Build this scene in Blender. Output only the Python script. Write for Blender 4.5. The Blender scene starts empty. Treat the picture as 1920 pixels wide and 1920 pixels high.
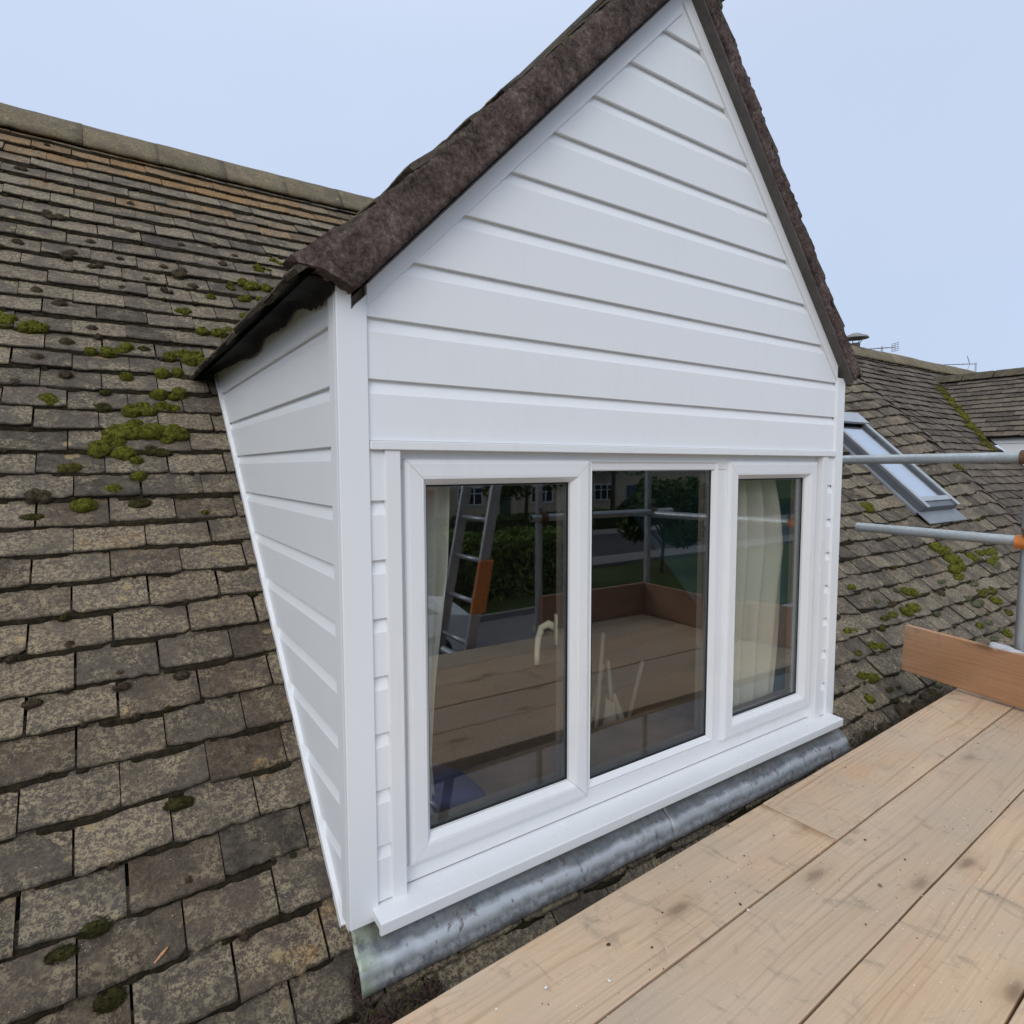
import bpy, math, random
from mathutils import Vector, Matrix, noise

# ------------------------------------------------------------------ camera, sky, sun, exposure
SC = bpy.context.scene
COL = SC.collection
YAW, PITCH, ROLL = 0.5917109, -0.0738551, -0.0023394
def cam_axes():
    cy, sy, cp, sp = math.cos(YAW), math.sin(YAW), math.cos(PITCH), math.sin(PITCH)
    f = Vector((sy*cp, cy*cp, sp)); r = Vector((cy, -sy, 0)); u = r.cross(f)
    c, s = math.cos(ROLL), math.sin(ROLL)
    return c*r + s*u, c*u - s*r, f
cr, cu, cf = cam_axes()
cam_data = bpy.data.cameras.new("camera")
cam_data.sensor_width = 36.0
cam_data.lens = 36.0*1130.937/1920.0
cam_data.clip_start = 0.02
cam_data.clip_end = 2000
cam = bpy.data.objects.new("camera", cam_data)
COL.objects.link(cam)
m4 = Matrix((cr, cu, -cf)).transposed().to_4x4()
m4.translation = Vector((-0.468108, -1.433077, 0.982296))
cam.matrix_world = m4
SC.camera = cam

SUN_EL, SUN_AZ = math.radians(30), math.radians(224)      # azimuth clockwise from +y: in front of the dormer, a little left
world = bpy.data.worlds.new("World"); SC.world = world
world.use_nodes = True
wn, wl = world.node_tree.nodes, world.node_tree.links
wn.clear()
wo = wn.new("ShaderNodeOutputWorld"); bg = wn.new("ShaderNodeBackground")
sky = wn.new("ShaderNodeTexSky"); sky.sky_type = 'NISHITA'; sky.sun_disc = False
sky.sun_elevation = SUN_EL; sky.sun_rotation = SUN_AZ; sky.dust_density = 2.0; sky.air_density = 1.0
tc = wn.new("ShaderNodeTexCoord"); sep = wn.new("ShaderNodeSeparateXYZ")
wl.new(tc.outputs["Generated"], sep.inputs[0])
ramp = wn.new("ShaderNodeValToRGB")                          # even cloud deck, brighter overhead
els = ramp.color_ramp.elements
els[0].position = 0.0; els[0].color = (0.553, 0.665, 0.880, 1)
els[1].position = 1.0; els[1].color = (0.9, 0.97, 1.0, 1)
e = els.new(0.45); e.color = (0.600, 0.706, 0.915, 1)
e = els.new(0.62); e.color = (0.640, 0.74, 0.93, 1)
wl.new(sep.outputs["Z"], ramp.inputs[0])
cn = wn.new("ShaderNodeTexNoise"); cn.inputs["Scale"].default_value = 1.6; cn.inputs["Detail"].default_value = 3
wl.new(tc.outputs["Generated"], cn.inputs["Vector"])
cmr = wn.new("ShaderNodeMapRange"); cmr.inputs[3].default_value = 9.55; cmr.inputs[4].default_value = 10.9
wl.new(cn.outputs["Fac"], cmr.inputs[0])
zup = wn.new("ShaderNodeMapRange"); zup.inputs[1].default_value = 0.55; zup.inputs[2].default_value = 1.0
zup.inputs[3].default_value = 1.0; zup.inputs[4].default_value = 1.3
wl.new(sep.outputs["Z"], zup.inputs[0])
mu = wn.new("ShaderNodeMath"); mu.operation = 'MULTIPLY'
wl.new(cmr.outputs[0], mu.inputs[0]); wl.new(zup.outputs[0], mu.inputs[1])
vm = wn.new("ShaderNodeVectorMath"); vm.operation = 'SCALE'
wl.new(ramp.outputs[0], vm.inputs[0]); wl.new(mu.outputs[0], vm.inputs["Scale"])
mixw = wn.new("ShaderNodeMixRGB"); mixw.inputs[0].default_value = 0.93
wl.new(sky.outputs[0], mixw.inputs[1]); wl.new(vm.outputs[0], mixw.inputs[2])
bg.inputs["Strength"].default_value = 0.1
wl.new(mixw.outputs[0], bg.inputs[0]); wl.new(bg.outputs[0], wo.inputs[0])

sun_data = bpy.data.lights.new("sun", 'SUN')
sun_data.energy = 1.32; sun_data.angle = math.radians(35); sun_data.color = (1.0, 0.965, 0.91)
sun = bpy.data.objects.new("sun", sun_data); COL.objects.link(sun)
sd = Vector((math.sin(SUN_AZ)*math.cos(SUN_EL), math.cos(SUN_AZ)*math.cos(SUN_EL), math.sin(SUN_EL)))
sun.rotation_euler = sd.to_track_quat('Z', 'Y').to_euler()
sun.location = sd*20

SC.render.engine = 'CYCLES'
SC.view_settings.view_transform = 'Standard'
SC.view_settings.look = 'None'
SC.view_settings.exposure = 0.0
SC.view_settings.gamma = 1.0
SC.cycles.use_denoising = True
SC.cycles.max_bounces = 8
SC.cycles.transparent_max_bounces = 16
SC.cycles.caustics_reflective = False
SC.cycles.caustics_refractive = False

R = random.Random(7)
PI = math.pi

# ------------------------------------------------------------------ object helpers
def link(o, parent=None):
    COL.objects.link(o)
    if parent is not None: o.parent = parent
    return o
class MB:
    """collects faces of one mesh"""
    def __init__(s): s.v = []; s.f = []; s.c = []; s.mi = []
    def add(s, vs, fs, col=None, mi=0):
        b = len(s.v); s.v.extend([tuple(v) for v in vs]); s.f.extend([tuple(i+b for i in f) for f in fs])
        s.mi.extend([mi]*len(fs))
        if col is None: s.c.extend([(0.5, 0, 0, 1)]*len(vs))
        elif isinstance(col, tuple): s.c.extend([col]*len(vs))
        else: s.c.extend(col)
    def box(s, x0, x1, y0, y1, z0, z1, mi=0, col=None):
        s.add([(x0,y0,z0),(x1,y0,z0),(x1,y1,z0),(x0,y1,z0),(x0,y0,z1),(x1,y0,z1),(x1,y1,z1),(x0,y1,z1)],
              [(0,3,2,1),(4,5,6,7),(0,1,5,4),(1,2,6,5),(2,3,7,6),(3,0,4,7)], col, mi)
    def quad(s, a, b, c, d, mi=0): s.add([a,b,c,d], [(0,1,2,3)], None, mi)
    def hexa(s, p, mi=0):
        s.add(p, [(0,3,2,1),(4,5,6,7),(0,1,5,4),(1,2,6,5),(2,3,7,6),(3,0,4,7)], None, mi)
    def tube(s, a, b, r, n=16, cap=True, r2=None, mi=0):
        a, b = Vector(a), Vector(b); d = (b-a).normalized()
        t = d.orthogonal().normalized(); w = d.cross(t); r2 = r if r2 is None else r2
        vs = []
        for (c, rr) in ((a, r), (b, r2)):
            for k in range(n):
                an = 2*PI*k/n; vs.append(c + rr*(math.cos(an)*t + math.sin(an)*w))
        fs = [(k, (k+1)%n, n+(k+1)%n, n+k) for k in range(n)]
        if cap: fs += [tuple(reversed(range(n))), tuple(range(n, 2*n))]
        s.add(vs, fs, None, mi)
    def pipe(s, a, b, ro, ri, n=20):
        """hollow tube with open ends"""
        a, b = Vector(a), Vector(b); d = (b-a).normalized(); t = d.orthogonal().normalized(); w = d.cross(t)
        vs = []
        for (c, rr) in ((a, ro), (b, ro), (b, ri), (a, ri)):
            for k in range(n):
                an = 2*PI*k/n; vs.append(c + rr*(math.cos(an)*t + math.sin(an)*w))
        fs = []
        for q in range(4):
            for k in range(n):
                fs.append((q*n+k, q*n+(k+1)%n, ((q+1)%4)*n+(k+1)%n, ((q+1)%4)*n+k))
        s.add(vs, fs)
    def prism(s, poly, fn, h0, h1, mi=0):
        """poly: 2-D outline, fn(p, h) -> 3-D"""
        n = len(poly)
        s.add([fn(p, h0) for p in poly]+[fn(p, h1) for p in poly],
              [tuple(reversed(range(n))), tuple(range(n, 2*n))]+[(k, (k+1)%n, n+(k+1)%n, n+k) for k in range(n)], None, mi)
    def build(s, name, mat, parent=None, smooth=False, bevel=0.0, fixn=True, seg=2):
        me = bpy.data.meshes.new(name); me.from_pydata(s.v, [], s.f)
        for mm in (mat if isinstance(mat, (list, tuple)) else [mat]): me.materials.append(mm)
        if any(s.mi): me.polygons.foreach_set("material_index", s.mi)
        if s.c and any(c != (0.5,0,0,1) for c in s.c):
            ca = me.color_attributes.new("tint", 'FLOAT_COLOR', 'POINT')
            ca.data.foreach_set("color", [x for c in s.c for x in c])
        if fixn:
            import bmesh
            bm = bmesh.new(); bm.from_mesh(me); bmesh.ops.recalc_face_normals(bm, faces=bm.faces); bm.to_mesh(me); bm.free()
        if smooth: me.polygons.foreach_set("use_smooth", [True]*len(me.polygons))
        me.update()
        o = bpy.data.objects.new(name, me); link(o, parent)
        if bevel:
            bv = o.modifiers.new("bevel", 'BEVEL'); bv.width = bevel; bv.segments = seg; bv.limit_method = 'ANGLE'; bv.angle_limit = math.radians(40)
        return o
def tag(o, label=None, cat=None, group=None, kind=None):
    if label: o["label"] = label
    if cat: o["category"] = cat
    if group: o["group"] = group
    if kind: o["kind"] = kind
    return o
def thing(name, label, cat, loc=(0,0,0), group=None):
    o = bpy.data.objects.new(name, None); o.empty_display_size = 0.1; o.location = loc
    link(o); return tag(o, label, cat, group)
def copy_tree(o, parent=None):
    c = o.copy(); COL.objects.link(c); c.parent = parent
    for ch in list(o.children): copy_tree(ch, c)
    return c

# ------------------------------------------------------------------ material helpers
class NT:
    def __init__(s, name):
        s.m = bpy.data.materials.new(name); s.m.use_nodes = True
        s.n, s.l = s.m.node_tree.nodes, s.m.node_tree.links
        s.n.clear(); s.out = s.n.new("ShaderNodeOutputMaterial")
        s.p = s.n.new("ShaderNodeBsdfPrincipled"); s.l.new(s.p.outputs[0], s.out.inputs[0])
    def inp(s, node, key, val):
        if val is None: return
        i = node.inputs[key]
        if hasattr(val, "is_linked") or hasattr(val, "links"): s.l.new(val, i)
        else: i.default_value = val
    def coord(s, kind="Object", scale=None, loc=None, rot=None):
        t = s.n.new("ShaderNodeTexCoord"); o = t.outputs[kind]
        if scale or loc or rot:
            mp = s.n.new("ShaderNodeMapping"); s.l.new(o, mp.inputs[0])
            if scale: mp.inputs["Scale"].default_value = scale
            if loc: mp.inputs["Location"].default_value = loc
            if rot: mp.inputs["Rotation"].default_value = rot
            o = mp.outputs[0]
        return o
    def mapping(s, vec, scale=(1,1,1), loc=(0,0,0)):
        mp = s.n.new("ShaderNodeMapping"); s.l.new(vec, mp.inputs[0]); mp.inputs["Scale"].default_value = scale; mp.inputs["Location"].default_value = loc
        return mp.outputs[0]
    def noise(s, vec, scale, detail=4, rough=0.55, dist=0.0, col=False):
        t = s.n.new("ShaderNodeTexNoise"); s.l.new(vec, t.inputs["Vector"])
        t.inputs["Scale"].default_value = scale; t.inputs["Detail"].default_value = detail
        t.inputs["Roughness"].default_value = rough; t.inputs["Distortion"].default_value = dist
        return t.outputs["Color" if col else "Fac"]
    def voro(s, vec, scale, out="Distance", feature='F1', rnd=1.0):
        t = s.n.new("ShaderNodeTexVoronoi"); s.l.new(vec, t.inputs["Vector"]); t.inputs["Scale"].default_value = scale
        t.feature = feature; t.inputs["Randomness"].default_value = rnd
        return t.outputs[out]
    def mr(s, v, a, b, c=0.0, d=1.0):
        t = s.n.new("ShaderNodeMapRange"); s.l.new(v, t.inputs[0])
        for k, x in zip((1,2,3,4), (a,b,c,d)): t.inputs[k].default_value = x
        return t.outputs[0]
    def math(s, op, a, b=None, clamp=False):
        t = s.n.new("ShaderNodeMath"); t.operation = op; t.use_clamp = clamp
        s.inp(t, 0, a)
        if b is not None: s.inp(t, 1, b)
        return t.outputs[0]
    def mix(s, f, a, b, blend='MIX'):
        t = s.n.new("ShaderNodeMixRGB"); t.blend_type = blend
        s.inp(t, 0, f)
        for k, x in ((1,a),(2,b)):
            if isinstance(x, tuple) and len(x) == 3: x = x+(1,)
            s.inp(t, k, x)
        return t.outputs[0]
    def ramp(s, v, stops):
        t = s.n.new("ShaderNodeValToRGB"); s.l.new(v, t.inputs[0]); el = t.color_ramp.elements
        while len(el) < len(stops): el.new(0.5)
        for q, (p, c) in zip(el, stops): q.position = p; q.color = tuple(c)+(1,) if len(c) == 3 else c
        return t.outputs[0]
    def attr(s, name="tint"):
        t = s.n.new("ShaderNodeAttribute"); t.attribute_name = name
        sp = s.n.new("ShaderNodeSeparateColor"); s.l.new(t.outputs["Color"], sp.inputs[0])
        return sp.outputs[0], sp.outputs[1], sp.outputs[2]
    def rnd(s):
        t = s.n.new("ShaderNodeObjectInfo"); return t.outputs["Random"]
    def bump(s, h, strength=0.3, dist=0.01, prev=None):
        t = s.n.new("ShaderNodeBump"); s.l.new(h, t.inputs["Height"]); t.inputs["Strength"].default_value = strength
        t.inputs["Distance"].default_value = dist
        if prev is not None: s.l.new(prev, t.inputs["Normal"])
        return t.outputs[0]
    def set(s, base=None, rough=None, normal=None, metal=None, spec=None, emis=None):
        for k, v in (("Base Color", base), ("Roughness", rough), ("Normal", normal), ("Metallic", metal), ("Specular IOR Level", spec)):
            if v is None: continue
            if isinstance(v, tuple) and len(v) == 3: v = v+(1,)
            s.inp(s.p, k, v)
        return s.m

def mat_plastic(name, base, rough=0.38, dirt=0.12):
    t = NT(name); v = t.coord("Object")
    n1 = t.noise(v, 2.2, 4, 0.6); n2 = t.noise(t.mapping(v, (6, 6, 1.2)), 5, 5, 0.65)
    d = t.mr(t.math('MULTIPLY', n1, n2), 0.27, 0.5, 0.0, dirt)
    b = t.mix(d, base, tuple(x*0.72 for x in (base[0], base[1]*0.99, base[2]*0.94)))
    sp = t.mr(t.voro(v, 42), 0.035, 0.06, 1.0, 0.0)
    keep = t.mr(t.noise(v, 6, 2), 0.6, 0.66)
    b = t.mix(t.math('MULTIPLY', t.math('MULTIPLY', sp, keep), 0.35), b, (0.35, 0.32, 0.28))
    rr = t.mr(n2, 0.3, 0.7, rough-0.06, rough+0.1)
    nb = t.bump(t.noise(t.mapping(v, (1.0, 1.0, 3.0)), 1.3, 2), 0.06, 0.02)
    return t.set(b, rr, nb, spec=0.4)

def mat_tile(name, base=(0.090, 0.073, 0.059), lich=(0.39, 0.315, 0.20), fine=1.0, lk=1.0):
    t = NT(name); v = t.coord("Object")
    r, g, b = t.attr()
    big = t.noise(v, 3.1, 3, 0.6)
    c = t.mix(t.mr(r, 0, 1), tuple(x*0.48 for x in base), tuple(x*1.5 for x in base))
    c = t.mix(t.mr(t.noise(v, 17*fine, 4, 0.6), 0.42, 0.66, 0, 0.65), c, (0.14, 0.112, 0.085))
    c = t.mix(t.mr(t.noise(v, 7*fine, 3, 0.6), 0.5, 0.72, 0, 0.5), c, (0.052, 0.046, 0.044))
    # pale crust of lichen, patchy then grainy
    patch = t.mr(t.math('ADD', t.noise(v, 9*fine, 5, 0.65, 0.4), t.math('MULTIPLY', t.math('SUBTRACT', r, 0.5), 0.22)), 0.40, 0.60)
    grain = t.mr(t.math('ADD', t.math('MULTIPLY', t.noise(v, 72*fine, 3, 0.7), 0.5), t.math('MULTIPLY', t.noise(v, 190*fine, 4, 0.75), 0.5)), 0.475, 0.545)
    lm = t.math('MULTIPLY', t.math('MULTIPLY', t.math('ADD', t.math('MULTIPLY', patch, 0.88), 0.12), grain), 0.72*lk)
    pit = t.mr(t.noise(v, 62*fine, 5, 0.8), 0.43, 0.35)
    c = t.mix(t.math('MULTIPLY', pit, 0.7), c, (0.03, 0.026, 0.022))
    c = t.mix(lm, c, lich)
    # ochre/orange crusts
    op = t.mr(t.math('ADD', t.noise(v, 6.2*fine, 4, 0.6, 0.5), t.math('MULTIPLY', g, 0.30)), 0.655, 0.74)
    c = t.mix(t.math('MULTIPLY', op, 0.66), c, t.mix(grain, (0.20, 0.118, 0.05), (0.42, 0.27, 0.13)))
    c = t.mix(t.math('MULTIPLY', t.math('MULTIPLY', g, t.mr(t.noise(v, 14*fine, 4, 0.6), 0.3, 0.6, 0.4, 1.0)), 1.35, True), c, t.mix(grain, (0.17, 0.092, 0.036), (0.33, 0.20, 0.085)))
    # round pale spots
    vd = t.voro(v, 13*fine)
    vk = t.mr(t.noise(v, 4.3*fine, 2), 0.60, 0.64)
    c = t.mix(t.math('MULTIPLY', t.math('MULTIPLY', t.mr(vd, 0.16, 0.24, 1, 0), vk), 0.55), c, (0.40, 0.30, 0.15))
    # bright specks
    c = t.mix(t.math('MULTIPLY', t.mr(t.voro(v, 150*fine), 0.10, 0.17, 1, 0), t.mr(t.noise(v, 22*fine, 2), 0.60, 0.66)), c, (0.62, 0.60, 0.55))
    # dark algae where water hangs (the drip edge of the tile)
    dm = t.mr(t.math('ADD', b, t.math('MULTIPLY', t.math('SUBTRACT', t.noise(v, 28*fine, 4), 0.5), 0.7)), 0.45, 0.95)
    c = t.mix(t.math('MULTIPLY', dm, 0.85), c, (0.022, 0.020, 0.014))
    h = t.math('ADD', t.math('MULTIPLY', t.noise(v, 120*fine, 6, 0.75), 0.5), t.noise(v, 30*fine, 4, 0.6))
    nb = t.bump(h, 0.95, 0.007)
    return t.set(c, 0.93, nb, spec=0.25)

def mat_rough(name, stops, scale=40, rough=0.95, bump=0.6, bd=0.008, spec=0.2):
    t = NT(name); v = t.coord("Object")
    n = t.noise(v, scale, 7, 0.72); n2 = t.noise(v, scale*0.16, 4, 0.6)
    f = t.math('ADD', t.math('MULTIPLY', n, 0.6), t.math('MULTIPLY', n2, 0.4))
    c = t.ramp(f, stops)
    return t.set(c, rough, t.bump(n, bump, bd), spec=spec)

def mat_wood(name, pale, mid, dark, stain=(0.15, 0.09, 0.05), worn=0.6, knots=1.0, band=None):
    """boards run along local x"""
    t = NT(name); v0 = t.coord("Object")
    off = t.n.new("ShaderNodeCombineXYZ")
    rr = t.rnd(); t.l.new(t.math('MULTIPLY', rr, 37.0), off.inputs[0]); t.l.new(t.math('MULTIPLY', rr, 11.0), off.inputs[1])
    add = t.n.new("ShaderNodeVectorMath"); add.operation = 'ADD'; t.l.new(v0, add.inputs[0]); t.l.new(off.outputs[0], add.inputs[1])
    v = add.outputs[0]
    # knots bend the grain
    wv = t.n.new("ShaderNodeVectorMath"); wv.operation = 'MULTIPLY_ADD'; t.l.new(t.noise(v, 22, 3, 0.6, 0, True), wv.inputs[0]); wv.inputs[1].default_value = (0.035, 0.016, 0); t.l.new(v, wv.inputs[2])
    kv = t.mapping(wv.outputs[0], (1.55, 4.4, 1.0)); kd = t.voro(kv, 1.0)
    for q_ in t.n:
        if q_.bl_idname == 'ShaderNodeTexVoronoi': q_.voronoi_dimensions = '2D'
    kk = t.mr(kd, 0.0, 0.34, 1.0, 0.0)
    warp = t.noise(t.mapping(v, (0.42, 2.6, 3.0)), 1.5, 2, 0.5)
    sepv = t.n.new("ShaderNodeSeparateXYZ"); t.l.new(v, sepv.inputs[0])
    yy = t.math('ADD', sepv.outputs[1], t.math('ADD', t.math('MULTIPLY', warp, 0.15), t.math('MULTIPLY', t.math('POWER', kk, 2.0), 0.035*knots)))
    ring = t.math('SINE', t.math('MULTIPLY', yy, 265.0))
    ring = t.mr(ring, 0.35, 1.0)
    ringw = t.mr(t.noise(t.mapping(v, (0.5, 9, 3)), 1.6, 3), 0.46, 0.68)
    fib = t.noise(t.mapping(v, (2.2, 95, 60)), 1.0, 4, 0.6)
    c = t.mix(t.mr(t.noise(t.mapping(v, (0.9, 3.2, 2)), 1.7, 4, 0.6), 0.3, 0.7), pale, mid)
    c = t.mix(t.math('MULTIPLY', t.math('MULTIPLY', ring, ringw), 0.60), c, dark)
    c = t.mix(t.mr(fib, 0.45, 0.75, 0, 0.28), c, dark)
    kc = t.voro(kv, 1.0, "Color")
    for q_ in t.n:
        if q_.bl_idname == 'ShaderNodeTexVoronoi': q_.voronoi_dimensions = '2D'
    core = t.math('MULTIPLY', t.mr(kd, 0.025, 0.075, 1.0, 0.0), t.mr(kc, 0.46, 0.52))
    halo = t.math('MULTIPLY', t.mr(kd, 0.06, 0.17, 0.38, 0.0), t.mr(kc, 0.46, 0.52))
    c = t.mix(t.math('MULTIPLY', halo, knots), c, dark)
    c = t.mix(t.math('MULTIPLY', core, 0.60*knots), c, stain)
    c = t.mix(t.mr(t.noise(t.mapping(v, (1.3, 6, 2)), 1.2, 3, 0.6), 0.55, 0.72, 0, 0.45), c, (0.60, 0.36, 0.215))
    # grey wear, scuffs across, dark fungus dabs
    c = t.mix(t.mr(t.noise(v, 2.6, 4, 0.6), 0.42, 0.68, 0, worn), c, (0.49, 0.40, 0.305))
    sc = t.noise(t.mapping(v, (9, 5, 5)), 1.2, 5, 0.68, 1.2)
    c = t.mix(t.mr(sc, 0.57, 0.72, 0, 0.6), c, (0.23, 0.19, 0.14))
    c = t.mix(t.mr(t.noise(t.mapping(v, (5, 14, 8)), 1.0, 5, 0.7, 0.5), 0.60, 0.72, 0, 0.45), c, (0.25, 0.205, 0.15))
    c = t.mix(t.math('MULTIPLY', t.mr(t.noise(t.mapping(v, (26, 10, 8)), 1.0, 4, 0.7, 0.8), 0.66, 0.73), 0.6), c, (0.10, 0.085, 0.06))
    dust = t.math('MULTIPLY', t.mr(t.noise(v, 210, 3, 0.7), 0.60, 0.68), t.mr(t.noise(v, 3.4, 3, 0.6), 0.50, 0.66))
    c = t.mix(t.math('MULTIPLY', dust, 0.5), c, (0.66, 0.60, 0.50))
    if worn > 0.3: c = t.mix(t.mr(rr, 0.25, 0.95, 0.0, 0.42), c, t.mix(0.75, c, (0.42, 0.365, 0.30)))
    if band:                                              # rubbed brown band at the sawn end of the board
        sx = t.n.new("ShaderNodeSeparateXYZ"); t.l.new(v0, sx.inputs[0])
        be = t.math('ADD', sx.outputs[0], t.math('MULTIPLY', t.math('SUBTRACT', t.noise(v0, 30, 4, 0.65), 0.5), 0.03))
        bm_ = t.math('MULTIPLY', t.mr(be, band-0.034, band-0.012), t.mr(t.noise(t.mapping(v0, (20, 9, 4)), 1.0, 4, 0.65), 0.34, 0.56))
        c = t.mix(t.math('MULTIPLY', bm_, 0.62), c, (0.30, 0.175, 0.075))
    h = t.math('ADD', t.math('MULTIPLY', ring, 0.3), t.math('ADD', fib, t.math('MULTIPLY', t.noise(v, 160, 4, 0.7), 0.5)))
    nb = t.bump(h, 0.32, 0.0025)
    return t.set(c, t.mr(fib, 0.3, 0.7, 0.68, 0.85), nb, spec=0.3)

def mat_metal(name, base, rough=0.45, metal=0.85, spot=(0.3,0.3,0.3), scale=30, amt=0.5):
    t = NT(name); v = t.coord("Object")
    n = t.noise(v, scale, 5, 0.65); n2 = t.noise(v, scale*0.2, 3, 0.6)
    c = t.mix(t.mr(n, 0.42, 0.7, 0, amt), base, spot)
    c = t.mix(t.mr(n2, 0.4, 0.7, 0, 0.35), c, tuple(x*0.7 for x in base))
    return t.set(c, t.mr(n, 0.3, 0.7, rough-0.1, rough+0.15), t.bump(n, 0.15, 0.002), metal)

def mat_plain(name, base, rough=0.6, var=0.25, scale=12, bump=0.2, bd=0.004, metal=0.0, spec=0.4):
    t = NT(name); v = t.coord("Object"); n = t.noise(v, scale, 5, 0.62)
    c = t.mix(t.mr(n, 0.3, 0.7), tuple(x*(1-var) for x in base), tuple(min(1, x*(1+var)) for x in base))
    return t.set(c, rough, t.bump(n, bump, bd), metal, spec)

def mat_glass(name, f0=0.04, tint=(0.93, 0.97, 0.95)):
    """clear pane: mirror reflection by angle over straight transmission"""
    t = NT(name); t.n.remove(t.p)
    gl = t.n.new("ShaderNodeBsdfGlossy"); gl.inputs["Roughness"].default_value = 0.0; gl.inputs["Color"].default_value = (0.96, 0.98, 1, 1)
    tr = t.n.new("ShaderNodeBsdfTransparent"); tr.inputs["Color"].default_value = tint+(1,)
    geo = t.n.new("ShaderNodeNewGeometry"); dp = t.n.new("ShaderNodeVectorMath"); dp.operation = 'DOT_PRODUCT'
    v = t.coord("Object"); wob = t.noise(v, 1.7, 1, 0.4)
    bp = t.bump(wob, 0.03, 0.02); t.l.new(bp, gl.inputs["Normal"])
    t.l.new(geo.outputs["Incoming"], dp.inputs[0]); t.l.new(geo.outputs["Normal"], dp.inputs[1])
    ca = t.math('ABSOLUTE', dp.outputs["Value"])
    k = t.math('POWER', t.math('SUBTRACT', 1.0, ca), 5.0)
    f = t.math('ADD', t.math('MULTIPLY', k, 1-f0), f0)
    mx = t.n.new("ShaderNodeMixShader"); t.l.new(f, mx.inputs[0]); t.l.new(tr.outputs[0], mx.inputs[1]); t.l.new(gl.outputs[0], mx.inputs[2])
    t.l.new(mx.outputs[0], t.out.inputs[0])
    return t.m

def mat_moss(name, a, b, c3):
    t = NT(name); v = t.coord("Object"); r, g, _ = t.attr()
    n = t.noise(v, 46, 5, 0.7); n2 = t.noise(v, 190, 4, 0.7)
    f = t.math('ADD', t.math('MULTIPLY', n, 0.6), t.math('MULTIPLY', n2, 0.4))
    c = t.ramp(f, [(0.32, c3), (0.47, a), (0.62, b)])
    c = t.mix(t.mr(r, 0.3, 0.7, 0, 0.5), c, c3)
    h = t.math('ADD', n2, t.noise(v, 420, 2))
    return t.set(c, 0.95, t.bump(h, 0.9, 0.006), spec=0.1)

def mat_lead(name):
    t = NT(name); v = t.coord("Object"); s_ = t.n.new("ShaderNodeSeparateXYZ"); t.l.new(v, s_.inputs[0])
    z = s_.outputs[2]; x = s_.outputs[0]
    n = t.noise(v, 34, 6, 0.7); st = t.noise(t.mapping(v, (14, 5, 5)), 1.5, 4, 0.55)
    c = t.mix(t.mr(n, 0.35, 0.65), (0.145, 0.165, 0.185), (0.27, 0.285, 0.30))
    zz = t.math('ADD', z, t.math('ADD', t.math('MULTIPLY', t.math('SUBTRACT', st, 0.5), 0.014), t.math('MULTIPLY', t.math('SUBTRACT', t.noise(v, 5.5, 4, 0.6), 0.5), 0.035)))
    # white carbonate bloom on the roll, dark olive tone close under the sill
    c = t.mix(t.math('MULTIPLY', t.mr(zz, -0.296, -0.276), t.mr(zz, -0.256, -0.266)), c, (0.56, 0.60, 0.64))
    c = t.mix(t.mr(zz, -0.284, -0.304, 0, 0.8), c, t.mix(t.mr(n, 0.4, 0.6), (0.26, 0.27, 0.285), (0.52, 0.535, 0.55)))
    c = t.mix(t.mr(zz, -0.247, -0.230, 0, 0.85), c, (0.10, 0.10, 0.065))
    sp = t.math('MULTIPLY', t.mr(t.noise(t.mapping(v, (14, 9, 9)), 1.9, 5, 0.7, 0.8), 0.575, 0.635), t.mr(t.noise(v, 3.1, 2), 0.46, 0.54))
    c = t.mix(t.math('MULTIPLY', sp, 0.8), c, (0.15, 0.105, 0.10))
    dk = t.mr(t.voro(t.mapping(v, (40, 40, 22)), 1.0), 0.12, 0.22, 0.7, 0)
    c = t.mix(t.math('MULTIPLY', dk, t.mr(t.noise(v, 8, 3), 0.44, 0.56)), c, (0.06, 0.06, 0.065))
    # pale green weathering on the left end piece
    gx = t.mr(t.math('ADD', x, t.math('MULTIPLY', t.math('SUBTRACT', n, 0.5), 0.10)), 0.085, 0.02)
    c = t.mix(t.math('MULTIPLY', gx, t.mr(t.noise(v, 17, 5, 0.6), 0.40, 0.56)), c, (0.36, 0.42, 0.33))
    nb = t.bump(t.math('ADD', n, st), 0.35, 0.004)
    return t.set(c, t.mr(n, 0.3, 0.7, 0.34, 0.56), nb, 0.25, 0.5)

WHITE = mat_plastic("white_pvc", (0.80, 0.81, 0.82), 0.36)
WHITE_OLD = mat_plastic("white_pvc_aged", (0.78, 0.785, 0.79), 0.34, 0.28)
SILLM = mat_plastic("white_pvc_sill", (0.77, 0.78, 0.79), 0.3, 0.10)
DARKJ = mat_plain("dark_joint", (0.06, 0.06, 0.058), 0.8)
GASKET = mat_plain("black_rubber", (0.012, 0.012, 0.013), 0.5, 0.1)
SPACER = mat_plain("grey_spacer", (0.33, 0.35, 0.36), 0.35, 0.1, metal=0.6)
GLASS = mat_glass("window_glass", 0.115, (0.89, 0.90, 0.89))
ROOFGLASS = mat_glass("roof_glass", 0.6, (0.9, 0.93, 0.95))
TILE = mat_tile("weathered_tile")
TILE_FAR = mat_tile("weathered_tile_far", (0.100, 0.080, 0.068), (0.27, 0.215, 0.15), 0.8, 0.75)
TILE_D = mat_tile("dormer_tile", (0.088, 0.066, 0.055), (0.22, 0.19, 0.12), 1.0, 0.7)
RIDGEM = mat_tile("ridge_tile", (0.15, 0.125, 0.085), (0.30, 0.245, 0.13), 0.8, 0.9)
UNDER = mat_rough("roof_grime", [(0.3, (0.008,0.007,0.006)), (0.7, (0.03,0.026,0.02))], 50)
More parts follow.
